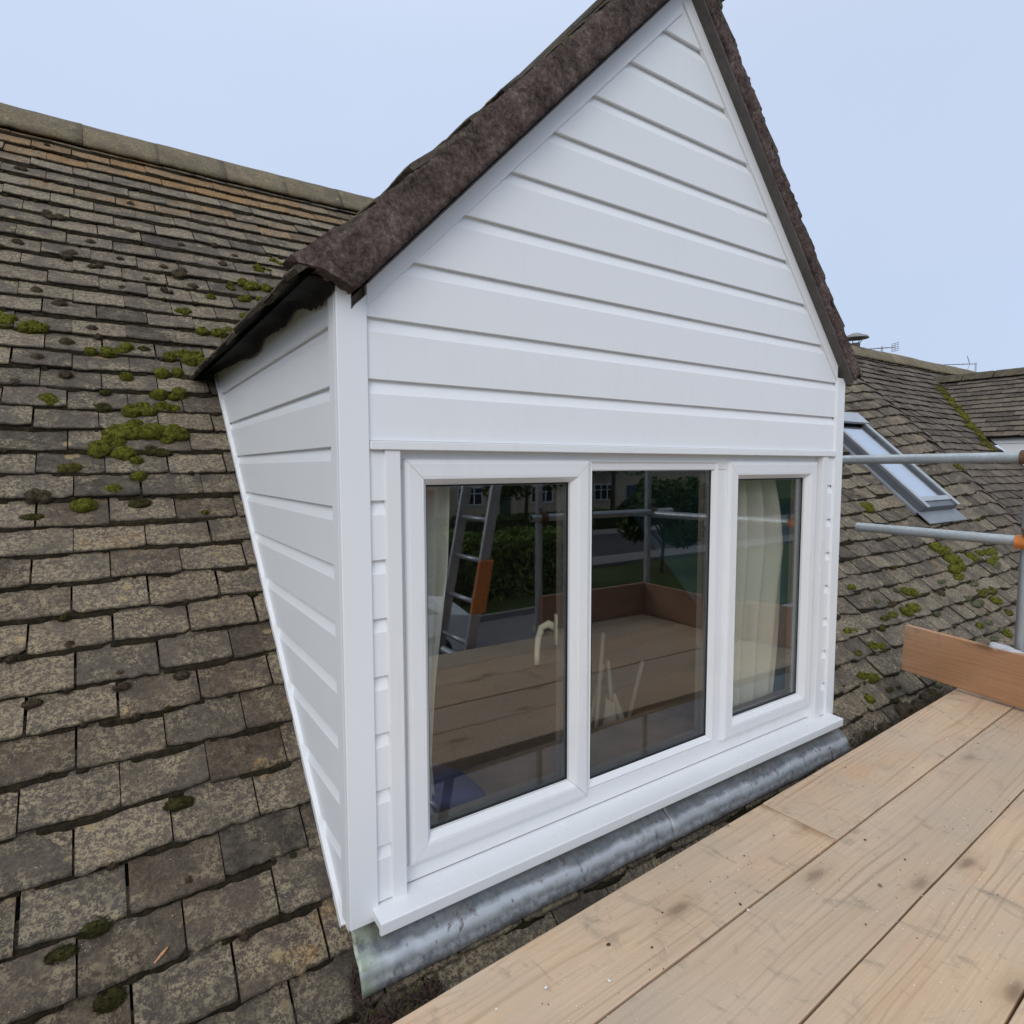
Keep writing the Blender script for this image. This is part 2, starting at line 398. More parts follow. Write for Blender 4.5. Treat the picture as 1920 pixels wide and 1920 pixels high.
MORTAR = mat_rough("verge_mortar", [(0.38, (0.028,0.019,0.016)), (0.47, (0.075,0.052,0.045)), (0.55, (0.125,0.090,0.079)), (0.66, (0.24,0.19,0.165))], 85, 0.95, 0.9, 0.006)
UNDERCLOAK = mat_rough("undercloak_board", [(0.35, (0.085,0.076,0.072)), (0.65, (0.135,0.122,0.116))], 30, 0.8, 0.2)
FELT = mat_rough("black_felt", [(0.35, (0.006,0.006,0.007)), (0.65, (0.022,0.022,0.022))], 60, 0.8, 0.4)
INBEAD = mat_plain("brown_inner_bead", (0.16, 0.135, 0.12), 0.5, 0.1)
LEAD = mat_lead("lead_sheet")
WOOD = mat_wood("scaffold_pine", (0.69, 0.505, 0.345), (0.60, 0.415, 0.265), (0.34, 0.215, 0.12))
WOOD_END = mat_wood("scaffold_pine_banded_end", (0.69, 0.505, 0.345), (0.60, 0.415, 0.265), (0.34, 0.215, 0.12), band=3.176)
TOEWOOD = mat_wood("toe_board_pine", (0.50, 0.275, 0.145), (0.42, 0.215, 0.105), (0.26, 0.11, 0.045), (0.09, 0.05, 0.03), 0.15, 1.0)
TOESHADE = mat_wood("toe_board_pine_shaded", (0.33, 0.185, 0.115), (0.27, 0.145, 0.088), (0.15, 0.075, 0.04), (0.06, 0.035, 0.02), 0.15)  # toe board copy with the shade of faces turned from the light coloured in
GALV = mat_metal("galvanised_tube", (0.50, 0.53, 0.54), 0.42, 0.7, (0.36, 0.38, 0.38), 45, 0.6)
ALU = mat_metal("ladder_aluminium", (0.52, 0.53, 0.55), 0.4, 0.8, (0.4, 0.4, 0.42), 30, 0.4)
ORANGE = mat_plain("orange_paint", (0.62, 0.20, 0.045), 0.55, 0.3, 40)
RUST = mat_plain("brown_rust", (0.14, 0.075, 0.045), 0.8, 0.4, 60)
RAG = mat_plain("grey_foam", (0.50, 0.50, 0.52), 0.9, 0.2, 90, 0.5)
MOSS = {'g': mat_moss("bright_moss", (0.085, 0.085, 0.012), (0.21, 0.215, 0.030), (0.028, 0.022, 0.008)),
        'y': mat_moss("brown_green_moss", (0.075, 0.065, 0.016), (0.15, 0.14, 0.03), (0.030, 0.022, 0.010)),
        'b': mat_moss("dead_brown_moss", (0.075, 0.056, 0.036), (0.125, 0.095, 0.062), (0.040, 0.029, 0.019)),
        'd': mat_moss("dark_green_moss", (0.040, 0.036, 0.012), (0.075, 0.070, 0.022), (0.018, 0.014, 0.008)),
        'l': mat_moss("grey_green_moss", (0.105, 0.11, 0.055), (0.19, 0.195, 0.11), (0.05, 0.05, 0.026))}
FRAME_GREY = mat_plain("grey_roof_window_metal", (0.13, 0.14, 0.155), 0.42, 0.12, 8, metal=0.3)
FRAME_LIGHT = mat_plain("pale_roof_window_trim", (0.42, 0.44, 0.46), 0.4, 0.1, 8, metal=0.4)

# ------------------------------------------------------------------ roof surface shared by tiles, moss and windows
CS, SN = 0.73593, 0.67706            # main roof: z = -0.29 + 0.92 y
def sstep(a, b, x):
    t = min(1, max(0, (x-a)/(b-a))); return t*t*(3-2*t)
def hump(x, y):
    """the roof rises to the party wall at x = 6.85 and drops to the next, lower house"""
    up = sstep(3.6, 6.9, x)
    amp = 0.20*sstep(0.35, 2.0, y)+0.04
    lift = amp*max(0.0, (x-4.3)/2.55)**1.3 if x > 4.3 else 0.0
    if x > 6.85:
        lift = amp*(1-sstep(6.85, 8.6, x)) - 0.39*sstep(6.85, 8.3, x)
    return lift
def sag(x, y):
    return 0.012*noise.noise(Vector((x*0.8, y*0.9, 3.1)))
def rp(x, y, n=0.0):
    """point on the main roof above plan position (x, y), n metres off the tiles"""
    z = -0.29+0.92*y+hump(x, y)+sag(x, y)
    return Vector((x, y-n*SN, z+n*CS))

class TileField:
    """lays overlapping tiles; fn(u, s, n) gives the 3-D point (u along the course, s up the slope, n off the roof)"""
    def __init__(s, fn, seed, jk=1.0): s.mb = MB(); s.fn = fn; s.r = random.Random(seed); s.jk = jk
    def tile(s, u0, u1, s0, L, seg, lift, tint, orange, thick=0.017, drop=0.027, clip_top=None, dirt=1.0):
        r = s.r; fn = s.fn
        L = L if clip_top is None else max(0.02, min(L, clip_top-s0))
        jk = s.jk; rot = r.gauss(0, 0.006*jk); dn0 = r.gauss(0, 0.0022*jk); dn1 = r.gauss(0, 0.0022*jk); ss = r.gauss(0, 0.0034*jk)
        vs, cs = [], []
        W = u1-u0; ph = r.random()*60
        def P(a, sv, n):
            k = (sv-s0)/0.2
            return fn(u0+W*a, sv+ss+rot*(a-0.5), n+lift-drop*k+dn0*(1-a)+dn1*a)
        chip = [0.0]*(seg+1)
        for i in range(seg+1):
            a = i/seg
            chip[i] = 0.0048*noise.noise(Vector((a*W*32, ph, s0*7)))+0.004*noise.noise(Vector((a*W*90, ph, s0*3)))+0.002*r.random()
            if i in (0, seg): chip[i] += 0.010*r.random()**2
        if r.random() < 0.18 and seg > 4:
            k = r.randrange(1, seg); chip[k] += 0.007*r.random()
        d1 = 0.62
        for i in range(seg+1):                                # lower lip, front top, mid top, head
            a = i/seg; e = chip[i]
            vs += [P(a, s0+e+0.003, -thick+0.002*noise.noise(Vector((a*W*40, ph, 1.0)))), P(a, s0+e, -0.004), P(a, s0+e+0.006, 0.0012*noise.noise(Vector((a*W*50, ph, 4.0)))), P(a, s0+0.02+e*0.5, 0.0), P(a, s0+L, 0)]
            sd = 0.30 if i in (0, seg) else 0.0
            cs += [(tint, orange, 1.0*dirt, 1), (tint, orange, 0.85*dirt, 1), (tint, orange, (0.50+sd*0.5)*dirt, 1), (tint, orange, 0.12+sd, 1), (tint, orange, sd*0.8, 1)]
        fs = []
        for i in range(seg):
            q, w = i*5, (i+1)*5
            for k in range(4): fs.append((q+k, w+k, w+k+1, q+k+1))
        # side cheeks
        n0 = len(vs)
        vs += [P(0, s0+L, -thick), P(1, s0+L, -thick)]; cs += [(tint, orange, 1, 1)]*2
        fs += [(0, 1, 2, 3, 4, n0), (seg*5, n0+1, seg*5+4, seg*5+3, seg*5+2, seg*5+1), (0, n0, n0+1, seg*5)]
        s.mb.add(vs, fs, cs)

# ------------------------------------------------------------------ house: main roof
house = thing("house", "weathered brown tiled roof of the house around the white dormer, spotted with moss", "house", (0, 0, -2.7))
def H(o): 
    o.parent = house; o.matrix_parent_inverse = Matrix.Translation((0,0,2.7)); return o
rows = []
y = 0.604-0.0957*8
while y < 3.78:
    g = 0.0957+0.0185*sstep(1.25, 3.0, y)
    rows.append((y, g)); y += g
PITCH_W = 0.2125
def roof_fn(u, sv, n): return rp(u, sv*CS, n)
SKY_X0, SKY_X1, SKY_Y0, SKY_Y1 = 5.27, 5.99, 0.86, 1.86
tf = TileField(roof_fn, 11); tfar = TileField(roof_fn, 12, 1.6)
for ri, (y0, g) in enumerate(rows):
    s0 = y0/CS; gs = g/CS
    k0 = -0.573 + (0.106 if ri % 2 == 0 else 0.0) + R.uniform(-0.02, 0.02)*(1 if y0 > 1.4 else 0.3)
    u = k0-PITCH_W*round((k0+3.0)/PITCH_W)
    rowlift = R.gauss(0, 0.001)
    while u < 20.0:
        w = PITCH_W
        gap = 0.0025+0.0065*R.random()**2
        a, b = u+gap/2+R.gauss(0, 0.0012), u+w-gap/2
        cx = (a+b)/2
        u += w
        under_dormer = (-0.02 < cx < 2.30) and (y0 > -0.03) and (y0 < 1.92)
        if b > 0.028 and a < 2.25 and y0 > -0.03 and y0 < 1.92:   # cut at the dormer cheeks
            if a < 0.028 < b: b = 0.028
            elif a < 2.252 < b: a = 2.252
            else: continue
            if b-a < 0.015: continue
        if SKY_X0+0.02 < cx < SKY_X1-0.02 and SKY_Y0-0.02 < y0 < SKY_Y1-0.05: continue
        # in front of and right beyond the far dormer the roof is cut away
        if 10.98 < cx < 13.9 and y0 < 2.2: continue
        far = cx > 6.8
        dist = math.hypot(cx+0.47, y0+1.43)
        seg = 12 if dist < 2.4 else (8 if dist < 4 else (4 if dist < 8 else 2))
        orange = 0.0
        top = len(rows)-ri
        if cx < 2.2 and top in (2, 3): orange = R.uniform(0.4, 0.75) if noise.noise(Vector((cx*1.1, ri*0.6, 5.0)))+0.28 > 0 else 0.15
        elif cx < 2.2 and top in (1, 4, 5, 6): orange = 0.5*R.random() if noise.noise(Vector((cx*0.9, ri*0.5, 9.0))) > 0.05 else 0.0
        elif cx < 0.3 and y0 < 1.2: orange = 0.10*R.random()
        tint = min(1, max(0, 0.5+0.24*R.gauss(0, 1)+0.18*noise.noise(Vector((cx*1.3, y0*1.7, 0)))+(0.10 if (cx < 0 and y0 > 1.9) else 0)))
        tf.jk = 1.0 if cx < 2.0 else 1.7
        (tfar if far else tf).tile(a, b, s0, gs*1.55, seg, 0.006+rowlift+(0.004*R.random() if R.random() < .15 else 0), tint, orange)
tiles = H(tf.mb.build("roof", TILE, fixn=False))
# boarding and grime seen in the gaps, tiles lie on it; left open where the dormer and the roof window cut through
def sheet(name, x0, x1, y0, y1, n, mat, parent, holes=(), dx=0.25, dy=0.2):
    mb = MB()
    xs = sorted({round(x0+i*(x1-x0)/max(1, round((x1-x0)/dx)), 4) for i in range(max(1, round((x1-x0)/dx))+1)} | {q for h in holes for q in h[:2] if x0 < q < x1})
    ys = sorted({round(y0+i*(y1-y0)/max(1, round((y1-y0)/dy)), 4) for i in range(max(1, round((y1-y0)/dy))+1)} | {q for h in holes for q in h[2:] if y0 < q < y1})
    for i in range(len(xs)-1):
        for j in range(len(ys)-1):
            cx, cy = (xs[i]+xs[i+1])/2, (ys[j]+ys[j+1])/2
            if any(h[0] < cx < h[1] and h[2] < cy < h[3] for h in holes): continue
            mb.quad(rp(xs[i], ys[j], n), rp(xs[i+1], ys[j], n), rp(xs[i+1], ys[j+1], n), rp(xs[i], ys[j+1], n))
    return mb.build(name, mat, parent, fixn=False)
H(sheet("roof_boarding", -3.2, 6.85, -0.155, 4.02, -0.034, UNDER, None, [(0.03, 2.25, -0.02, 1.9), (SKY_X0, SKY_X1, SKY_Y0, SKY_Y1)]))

def debris_shade_bead(x0, x1, ok):  # dark strips of grime, added to extend the shadow under the tile lips
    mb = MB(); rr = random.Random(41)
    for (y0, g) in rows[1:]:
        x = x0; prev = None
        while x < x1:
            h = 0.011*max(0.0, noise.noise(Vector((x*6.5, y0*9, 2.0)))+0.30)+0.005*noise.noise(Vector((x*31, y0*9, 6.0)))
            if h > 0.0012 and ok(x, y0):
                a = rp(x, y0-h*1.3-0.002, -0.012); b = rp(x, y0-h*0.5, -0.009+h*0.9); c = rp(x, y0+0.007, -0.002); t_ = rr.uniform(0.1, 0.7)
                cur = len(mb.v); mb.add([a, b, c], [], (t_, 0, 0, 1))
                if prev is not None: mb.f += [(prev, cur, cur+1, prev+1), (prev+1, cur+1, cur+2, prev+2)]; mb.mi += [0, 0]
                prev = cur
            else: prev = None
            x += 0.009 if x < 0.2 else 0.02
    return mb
DEBRIS_SHADE_M = mat_moss("joint_debris_shade", (0.030, 0.024, 0.014), (0.055, 0.044, 0.024), (0.014, 0.011, 0.008))
bd_ = debris_shade_bead(-2.0, 6.8, lambda x, y: not ((-0.03 < x < 2.31) and (-0.03 < y < 1.92)) and not (SKY_X0 < x < SKY_X1 and SKY_Y0 < y < SKY_Y1+0.05))
H(bd_.build("joint_moss_shade", DEBRIS_SHADE_M, fixn=False))

def ridge_run(name, x0, x1, yr, zr, mat, parent_fn, seedv):
    rr = random.Random(seedv); mb = MB(); x = x0
    prof = [(-0.275, -0.238), (-0.24, -0.188), (-0.18, -0.112), (-0.11, -0.045), (-0.04, -0.006), (0.0, 0.0), (0.05, -0.008), (0.12, -0.05), (0.2, -0.13), (0.27, -0.21)]
    while x < x1:
        xe = min(x1, x+0.45); j = rr.gauss(0, 0.002); k = rr.gauss(0, 0.002); nx = 7
        tint = min(1, max(0, 0.55+0.08*rr.gauss(0, 1)))
        vs, cs = [], []
        for i in range(nx+1):
            xx = x+0.0005+(xe-x-0.001)*i/nx
            for q, (dy, dz) in enumerate(prof):
                wob = 0.006*noise.noise(Vector((xx*9, q*1.7, seedv)))
                low = 0.012*noise.noise(Vector((xx*14, 2.0, seedv))) if q in (0, len(prof)-1) else 0
                vs.append((xx, yr+dy+wob+k, zr+dz+j+wob+low+sag(xx, yr)))
                cs.append((tint, 0.05, 0.45 if q == 0 else 0.0, 1))
        m = len(prof)
        fs = [(i*m+q, (i+1)*m+q, (i+1)*m+q+1, i*m+q+1) for i in range(nx) for q in range(m-1)]
        mb.add(vs, fs, cs); x = xe
    o = mb.build(name, mat, None, smooth=True, fixn=False)
    sol = o.modifiers.new("thickness", 'SOLIDIFY'); sol.thickness = 0.02; sol.offset = -1
    return parent_fn(o)
ridge_run("ridge", -3.2, 6.9, 4.005, 3.425, RIDGEM, H, 3)
mb = MB(); mb.hexa([(-3.2,4.02,3.37),(6.85,4.02,3.37),(6.85,8.2,-0.45),(-3.2,8.2,-0.45),(-3.2,4.02,3.40),(6.85,4.02,3.40),(6.85,8.24,-0.43),(-3.2,8.24,-0.43)])
H(mb.build("rear_slope", TILE_FAR))
mb = MB(); mb.box(-3.1, 6.8, 0.02, 0.3, -2.7, -0.42)
BRICK = mat_plain("buff_brick", (0.36, 0.28, 0.20), 0.9, 0.25, 14)
H(mb.build("wall", BRICK))
# half-round gutter under the eave
mb = MB(); nseg = 10; vs = []; L = 12
for i in range(L+1):
    x = -3.2+10.0*i/L
    for k in range(nseg+1):
        an = PI+PI*k/nseg; vs.append((x, -0.215+0.056*math.cos(an), -0.455+0.056*math.sin(an)))
fs = [(i*(nseg+1)+k, (i+1)*(nseg+1)+k, (i+1)*(nseg+1)+k+1, i*(nseg+1)+k+1) for i in range(L) for k in range(nseg)]
mb.add(vs, fs); o = mb.build("gutter", mat_plain("black_gutter", (0.03, 0.03, 0.032), 0.5), None, smooth=True, fixn=False)
so = o.modifiers.new("t", 'SOLIDIFY'); so.thickness = 0.004; H(o)

# ------------------------------------------------------------------ dormer
W = 2.28
dormer = thing("dormer", "white clad gabled dormer with three pane window rising from the mossy tiled roof", "dormer", (0, 0, -0.19))
def D(o): o.parent = dormer; o.matrix_parent_inverse = Matrix.Translation((0,0,0.19)); return o
P = 0.15
ZK = lambda k: (16-k)*P
# shiplap profile over one course: (height below the course line, depth behind the face)
CRS = [(-0.001, 0.0), (0.0005, 0.0015), (0.0005, 0.004), (-0.002, 0.005), (-0.002, 0.0120), (0.0055, 0.0120), (0.0075, 0.0110), (0.031, 0.0022), (0.036, 0.0)]
def profile(zlo, zhi, dz=0.0):
    """(z, depth) from top to bottom"""
    pts = []
    for k in range(-3, 20):
        for (d, dep) in CRS:
            pts.append((ZK(k)+dz-d, dep))
    out = []
    def at(z):
        for (a, da), (b, db) in zip(pts, pts[1:]):
            if b <= z <= a: return da+(db-da)*((a-z)/(a-b) if a > b else 0)
        return 0.0
    out.append((zhi, at(zhi))); out += [p for p in pts if zlo < p[0] < zhi]; out.append((zlo, at(zlo)))
    return out
APX, APZ = 1.183, 2.558
RL = lambda x: x+1.345                    # rake lines that the cladding runs up to
RR = lambda x: 3.850-1.109*x
FACE = 0.004
def clad_front():
    mb = MB()
    def strip(prof, xl, xr):
        for (z1, d1), (z0, d0) in zip(prof, prof[1:]):
            a0, b0, a1, b1 = xl(z0), xr(z0), xl(z1), xr(z1)
            if b0-a0 < 1e-4: continue
            n = 6
            for i in range(n):
                f0, f1 = i/n, (i+1)/n
                w = lambda f, z: 0.0007*noise.noise(Vector((f*5, z*2, 0)))
                mb.quad((a0+(b0-a0)*f0, FACE+d0+w(f0, z0), z0), (a0+(b0-a0)*f1, FACE+d0+w(f1, z0), z0), (a1+(b1-a1)*f1, FACE+d1+w(f1, z1), z1), (a1+(b1-a1)*f0, FACE+d1+w(f0, z1), z1))
    pr = profile(1.035, 2.52)
    strip(pr, lambda z: max(0.045, z-1.345), lambda z: max(max(0.045, z-1.345), min(2.235, (3.850-z)/1.109)))
    pl = profile(-0.165, 1.035)
    strip(pl, lambda z: 0.045, lambda z: 0.135)
    strip(pl, lambda z: 2.145, lambda z: 2.235)
    return mb.build("gable_cladding", WHITE, None, fixn=False)
D(clad_front())
CHK = lambda yy: -0.275+0.92*yy                 # foot of the cheek on the tiles
def clad_cheek(name, xf, sgn, ):
    mb = MB(); pr = profile(-0.22, 1.445, -0.015)
    for (z1, d1), (z0, d0) in zip(pr, pr[1:]):
        y0, y1 = (z0+0.285)/0.92, (z1+0.285)/0.92
        if y1 < 0.03: continue
        y0 = max(y0, 0.03)
        for i in range(4):
            f, g = i/4, (i+1)/4
            x0, x1 = xf-sgn*d0, xf-sgn*d1
            mb.quad((x0, 0.03+(y0-0.03)*f, z0), (x0, 0.03+(y0-0.03)*g, z0), (x1, 0.03+(y1-0.03)*g, z1), (x1, 0.03+(y1-0.03)*f, z1))
    return mb.build(name, WHITE, None, fixn=False)
D(clad_cheek("cheek_cladding", 0.004, -1)); D(clad_cheek("cheek_cladding", W-0.004, 1))
# stepped edge trim along the foot of each cheek
for nm, x0, x1 in (("cheek_trim", -0.008, 0.03), ("cheek_trim", W-0.03, W+0.008)):
    mb = MB()
    a, b, q = (0.070, -0.228), (1.880, 1.438), (-0.677*0.024, 0.736*0.024)
    mb.prism([a, b, (b[0]+q[0], b[1]+q[1]), (a[0]+q[0], a[1]+q[1])], lambda p, h: (h, p[0], p[1]), x0, x1)
    D(mb.build(nm, WHITE, bevel=0.002))
    mb = MB()                                     # lead soaker folded under the trim
    mb.hexa([(x0-0.004, 0.09, -0.232), (x1, 0.09, -0.232), (x1, 1.9, 1.433), (x0-0.004, 1.9, 1.433), (x0-0.004, 0.09, -0.222), (x1, 0.09, -0.222), (x1, 1.9, 1.443), (x0-0.004, 1.9, 1.443)])
    D(mb.build("soaker", DARKJ))
# corner posts, L-shaped
for side in (0, 1):
    mb = MB()
    if side == 0:
        mb.prism([(-0.004, -0.191), (0.072, -0.191), (0.072, 1.400), (0.044, 1.372), (0.034, 1.358), (0.034, 1.428), (-0.004, 1.428)], lambda p, h: (p[0], h, p[1]), -0.004, 0.012)
        mb.box(-0.004, 0.012, 0.012, 0.060, -0.191, 1.428)
    else:
        mb.prism([(W+0.004, -0.004), (W-0.060, -0.004), (W-0.060, 0.012), (W-0.012, 0.012), (W-0.012, 0.060), (W+0.004, 0.060)], lambda p, h: (p[0], p[1], h), -0.160, 1.372)
    D(mb.build("corner_post", WHITE, bevel=0.0022, seg=2))
# rake trims (flat white boards under the verges)
mb = MB(); mb.prism([(0.0725, 1.372), (1.1765, 2.476), (1.1765, 2.58), (0.0725, 1.476)], lambda p, h: (p[0], h, p[1]), -0.003, 0.014)
D(mb.build("rake_trim", WHITE, bevel=0.0015))
mb = MB(); mb.prism([(1.1775, 2.512), (2.2195, 1.3565), (2.2195, 1.472), (1.1775, 2.628)], lambda p, h: (p[0], h, p[1]), -0.003, 0.014)
D(mb.build("rake_trim", WHITE, bevel=0.0015))
# head trim over the window, side trims beside it
mb = MB(); mb.box(0.0735, W-0.0605, -0.010, 0.045, 1.027, 1.0485)
D(mb.build("head_trim", WHITE_OLD, bevel=0.002))
for x0, x1 in ((0.1125, 0.153), (2.127, 2.168)):
    mb = MB(); mb.box(x0, x1, -0.004, 0.034, -0.158, 1.0265); D(mb.build("side_trim", WHITE_OLD, bevel=0.002))
# solid lining behind the cladding
mb = MB()
mb.box(0.030, 0.110, 0.022, 0.090, -0.30, 1.05); mb.box(2.170, W-0.030, 0.022, 0.090, -0.30, 1.05)
mb.prism([(0.030, 1.05), (W-0.030, 1.05), (W-0.030, 1.33), (1.17, 2.53), (0.030, 1.38)], lambda p, h: (p[0], h, p[1]), 0.022, 0.09)
mb.box(0.110, 2.170, 0.028, 0.09, -0.45, -0.160)
D(mb.build("wall_lining", mat_plain("timber_lining", (0.25, 0.21, 0.16), 0.9)))
INWALL = mat_plain("blue_room_paint", (0.16, 0.37, 0.50), 0.8, 0.08, 3, 0.05)
for x0, x1 in ((0.031, 0.105), (2.175, W-0.031)):
    mb = MB(); mb.prism([(0.0905, -0.33), (1.90, 1.34), (1.90, 1.40), (0.0905, 1.40)], lambda p, h: (h, p[0], p[1]), x0, x1)
    D(mb.build("cheek_lining", INWALL))

# window ------------------------------------------------------------
def sweep(mb, x0, z0, x1, z1, prof, gap=0.0006, mi=0):
    """four mitred bars; prof = [(inset, y)...] from the outer back edge round to the inner edge"""
    n = len(prof)
    for side in range(4):
        vs = []
        for e in (0, 1):
            for (i, yv) in prof:
                if side == 0: p = (x0+i+gap if e == 0 else x1-i-gap, z0+i)
                elif side == 1: p = (x1-i, z0+i+gap if e == 0 else z1-i-gap)
                elif side == 2: p = (x1-i-gap if e == 0 else x0+i+gap, z1-i)
                else: p = (x0+i, z1-i-gap if e == 0 else z0+i+gap)
                vs.append((p[0], yv, p[1]))
        fs = [(k, k+1, n+k+1, n+k) for k in range(n-1)]+[(n-1, 0, n, 2*n-1), tuple(reversed(range(n))), tuple(range(n, 2*n))]
        mb.add(vs, fs, None, mi)
YF, YS, YG = 0.030, 0.013, 0.046
mb = MB()
sweep(mb, 0.118, -0.1500, 2.162, 1.034, [(0, 0.088), (0, YF), (0.060, YF), (0.064, YF+0.004), (0.064, 0.088)])
mb.box(0.776, 0.822, YF+0.0002, 0.087, -0.094, 0.970); mb.box(1.448, 1.512, YF+0.0002, 0.087, -0.094, 0.970)
win = D(mb.build("window_frame", WHITE_OLD, bevel=0.0012, seg=1))
mb = MB(); sweep(mb, 0.814, -0.081, 1.450, 1.004, [(0, 0.080), (0, YF-0.003), (0.004, YF-0.007), (0.0185, YF+0.010), (0.0195, YG-0.004), (0.0195, 0.080)])
bead = mb.build("glazing_bead", WHITE_OLD, win)
def pane(x0, z0, x1, z1, parent):
    mb = MB(); mb.box(x0-0.004, x1+0.004, YG, YG+0.004, z0-0.004, z1+0.004)
    mb.build("glass_pane", GLASS, parent)
    mb = MB(); sweep(mb, x0-0.004, z0-0.004, x1+0.004, z1+0.004, [(0, YG-0.0005), (0, YG-0.004), (0.0085, YG-0.004), (0.0085, YG-0.0005)], 0.0)
    mb.build("gasket", GASKET, parent)
    mb = MB(); sweep(mb, x0-0.003, z0-0.003, x1+0.003, z1+0.003, [(0, YG+0.019), (0, YG+0.0045), (0.010, YG+0.0045), (0.010, YG+0.019)], 0.0)
    mb.build("spacer_bar", SPACER, parent)
    mb = MB(); sweep(mb, x0-0.004, z0-0.004, x1+0.004, z1+0.004, [(0, YG+0.045), (0, YG+0.0195), (0.004, YG+0.0195), (0.012, YG+0.045)], 0.0)
    mb.build("inner_bead", INBEAD, parent)
pane(0.834, -0.061, 1.430, 0.984, win)
def sash(x0, z0, x1, z1):
    mb = MB()
    sweep(mb, x0, z0, x1, z1, [(0, 0.085), (0, YS+0.008), (0.0025, YS+0.004), (0.013, YS), (0.046, YS), (0.0475, YS+0.0015), (0.0490, YS), (0.053, YS+0.001), (0.0685, YG-0.012), (0.0695, YG-0.004), (0.0695, 0.085)])
    o = D(mb.build("sash", WHITE_OLD, bevel=0.0))
    pane(x0+0.0695, z0+0.0695, x1-0.0695, z1-0.0695, o)
    return o
sl = sash(0.172, -0.100, 0.806, 1.005); sl["label"] = "wide left opening sash with cream handle inside"
sr = sash(1.504, -0.096, 2.118, 1.004); sr["label"] = "narrow looking right opening sash"
# cream lever handle inside the left sash
CREAM = mat_plain("cream_handle", (0.66, 0.62, 0.47), 0.4, 0.05, 8)
mb = MB(); zc = 0.455
pts = [Vector((0.742, 0.105, zc)), Vector((0.722, 0.125, zc+0.012)), Vector((0.703, 0.137, zc)), Vector((0.692, 0.140, zc-0.035)), Vector((0.688, 0.141, zc-0.085)), Vector((0.688, 0.141, zc-0.122))]
rad = [0.014, 0.0135, 0.013, 0.0115, 0.0105, 0.0095]
nn = 12; vs = []
for i, p in enumerate(pts):
    d = (pts[min(i+1, len(pts)-1)]-pts[max(i-1, 0)]).normalized(); t_ = Vector((0, 1, 0)); t_ = (t_-d*t_.dot(d)).normalized(); w_ = d.cross(t_)
    for k in range(nn): vs.append(p+rad[i]*(0.7*math.cos(2*PI*k/nn)*t_+math.sin(2*PI*k/nn)*w_))
fs = [(i*nn+k, i*nn+(k+1) % nn, (i+1)*nn+(k+1) % nn, (i+1)*nn+k) for i in range(len(pts)-1) for k in range(nn)]+[tuple(range(nn)), tuple(range((len(pts)-1)*nn, len(pts)*nn))]
mb.add(vs, fs); mb.box(0.728, 0.756, 0.086, 0.102, zc-0.05, zc+0.05)
mb.build("handle", CREAM, sl, smooth=True)
# sill
mb = MB(); mb.prism([(0.034, -0.153), (-0.060, -0.1575), (-0.063, -0.160), (-0.063, -0.190), (-0.058, -0.1925), (-0.050, -0.1925), (-0.050, -0.180), (0.034, -0.176)], lambda p, h: (h, p[0], p[1]), 0.055, 2.262)
D(mb.build("sill", SILLM, bevel=0.0012))
# lead apron dressed under the sill over the tiles, two lapped sheets
def apron(x0, x1, off):
    prof = [(0.026, -0.178), (0.008, -0.206), (-0.004, -0.227), (-0.014, -0.242), (-0.027, -0.253), (-0.042, -0.262), (-0.050, -0.272), (-0.057, -0.288), (-0.063, -0.306), (-0.068, -0.326)]
    mb = MB(); nx = int((x1-x0)/0.012); vs = []
    for i in range(nx+1):
        x = x0+(x1-x0)*i/nx
        for q, (yv, zv) in enumerate(prof):
            k = q/(len(prof)-1)
            w = (0.0035*noise.noise(Vector((x*9, q*0.5, 1)))+0.0030*noise.noise(Vector((x*30, q*0.8, 7)))+0.0018*noise.noise(Vector((x*70, q*1.3, 9))))*min(1, k*2)
            edge = (0.008*noise.noise(Vector((x*6, 0, 3)))) if q == len(prof)-1 else 0
            sgw = 0.006*math.exp(-((x-1.15)/0.02)**2)+0.0045*math.exp(-((x-0.088)/0.009)**2)+0.003*math.exp(-((x-0.045)/0.006)**2)+0.003*math.exp(-((x-2.26)/0.008)**2)
            vs.append((x, yv-off-w*0.6-sgw*0.7, zv+w*0.9+off*0.7+edge+sgw*0.7))
    m = len(prof); fs = [(i*m+q, (i+1)*m+q, (i+1)*m+q+1, i*m+q+1) for i in range(nx) for q in range(m-1)]
    mb.add(vs, fs); o = mb.build("lead_flashing", LEAD, None, smooth=True, fixn=False)
    so = o.modifiers.new("t", 'SOLIDIFY'); so.thickness = 0.003; so.offset = 1
    return D(o)
apron(0.002, 1.19, 0.0); apron(1.13, 2.318, 0.004)

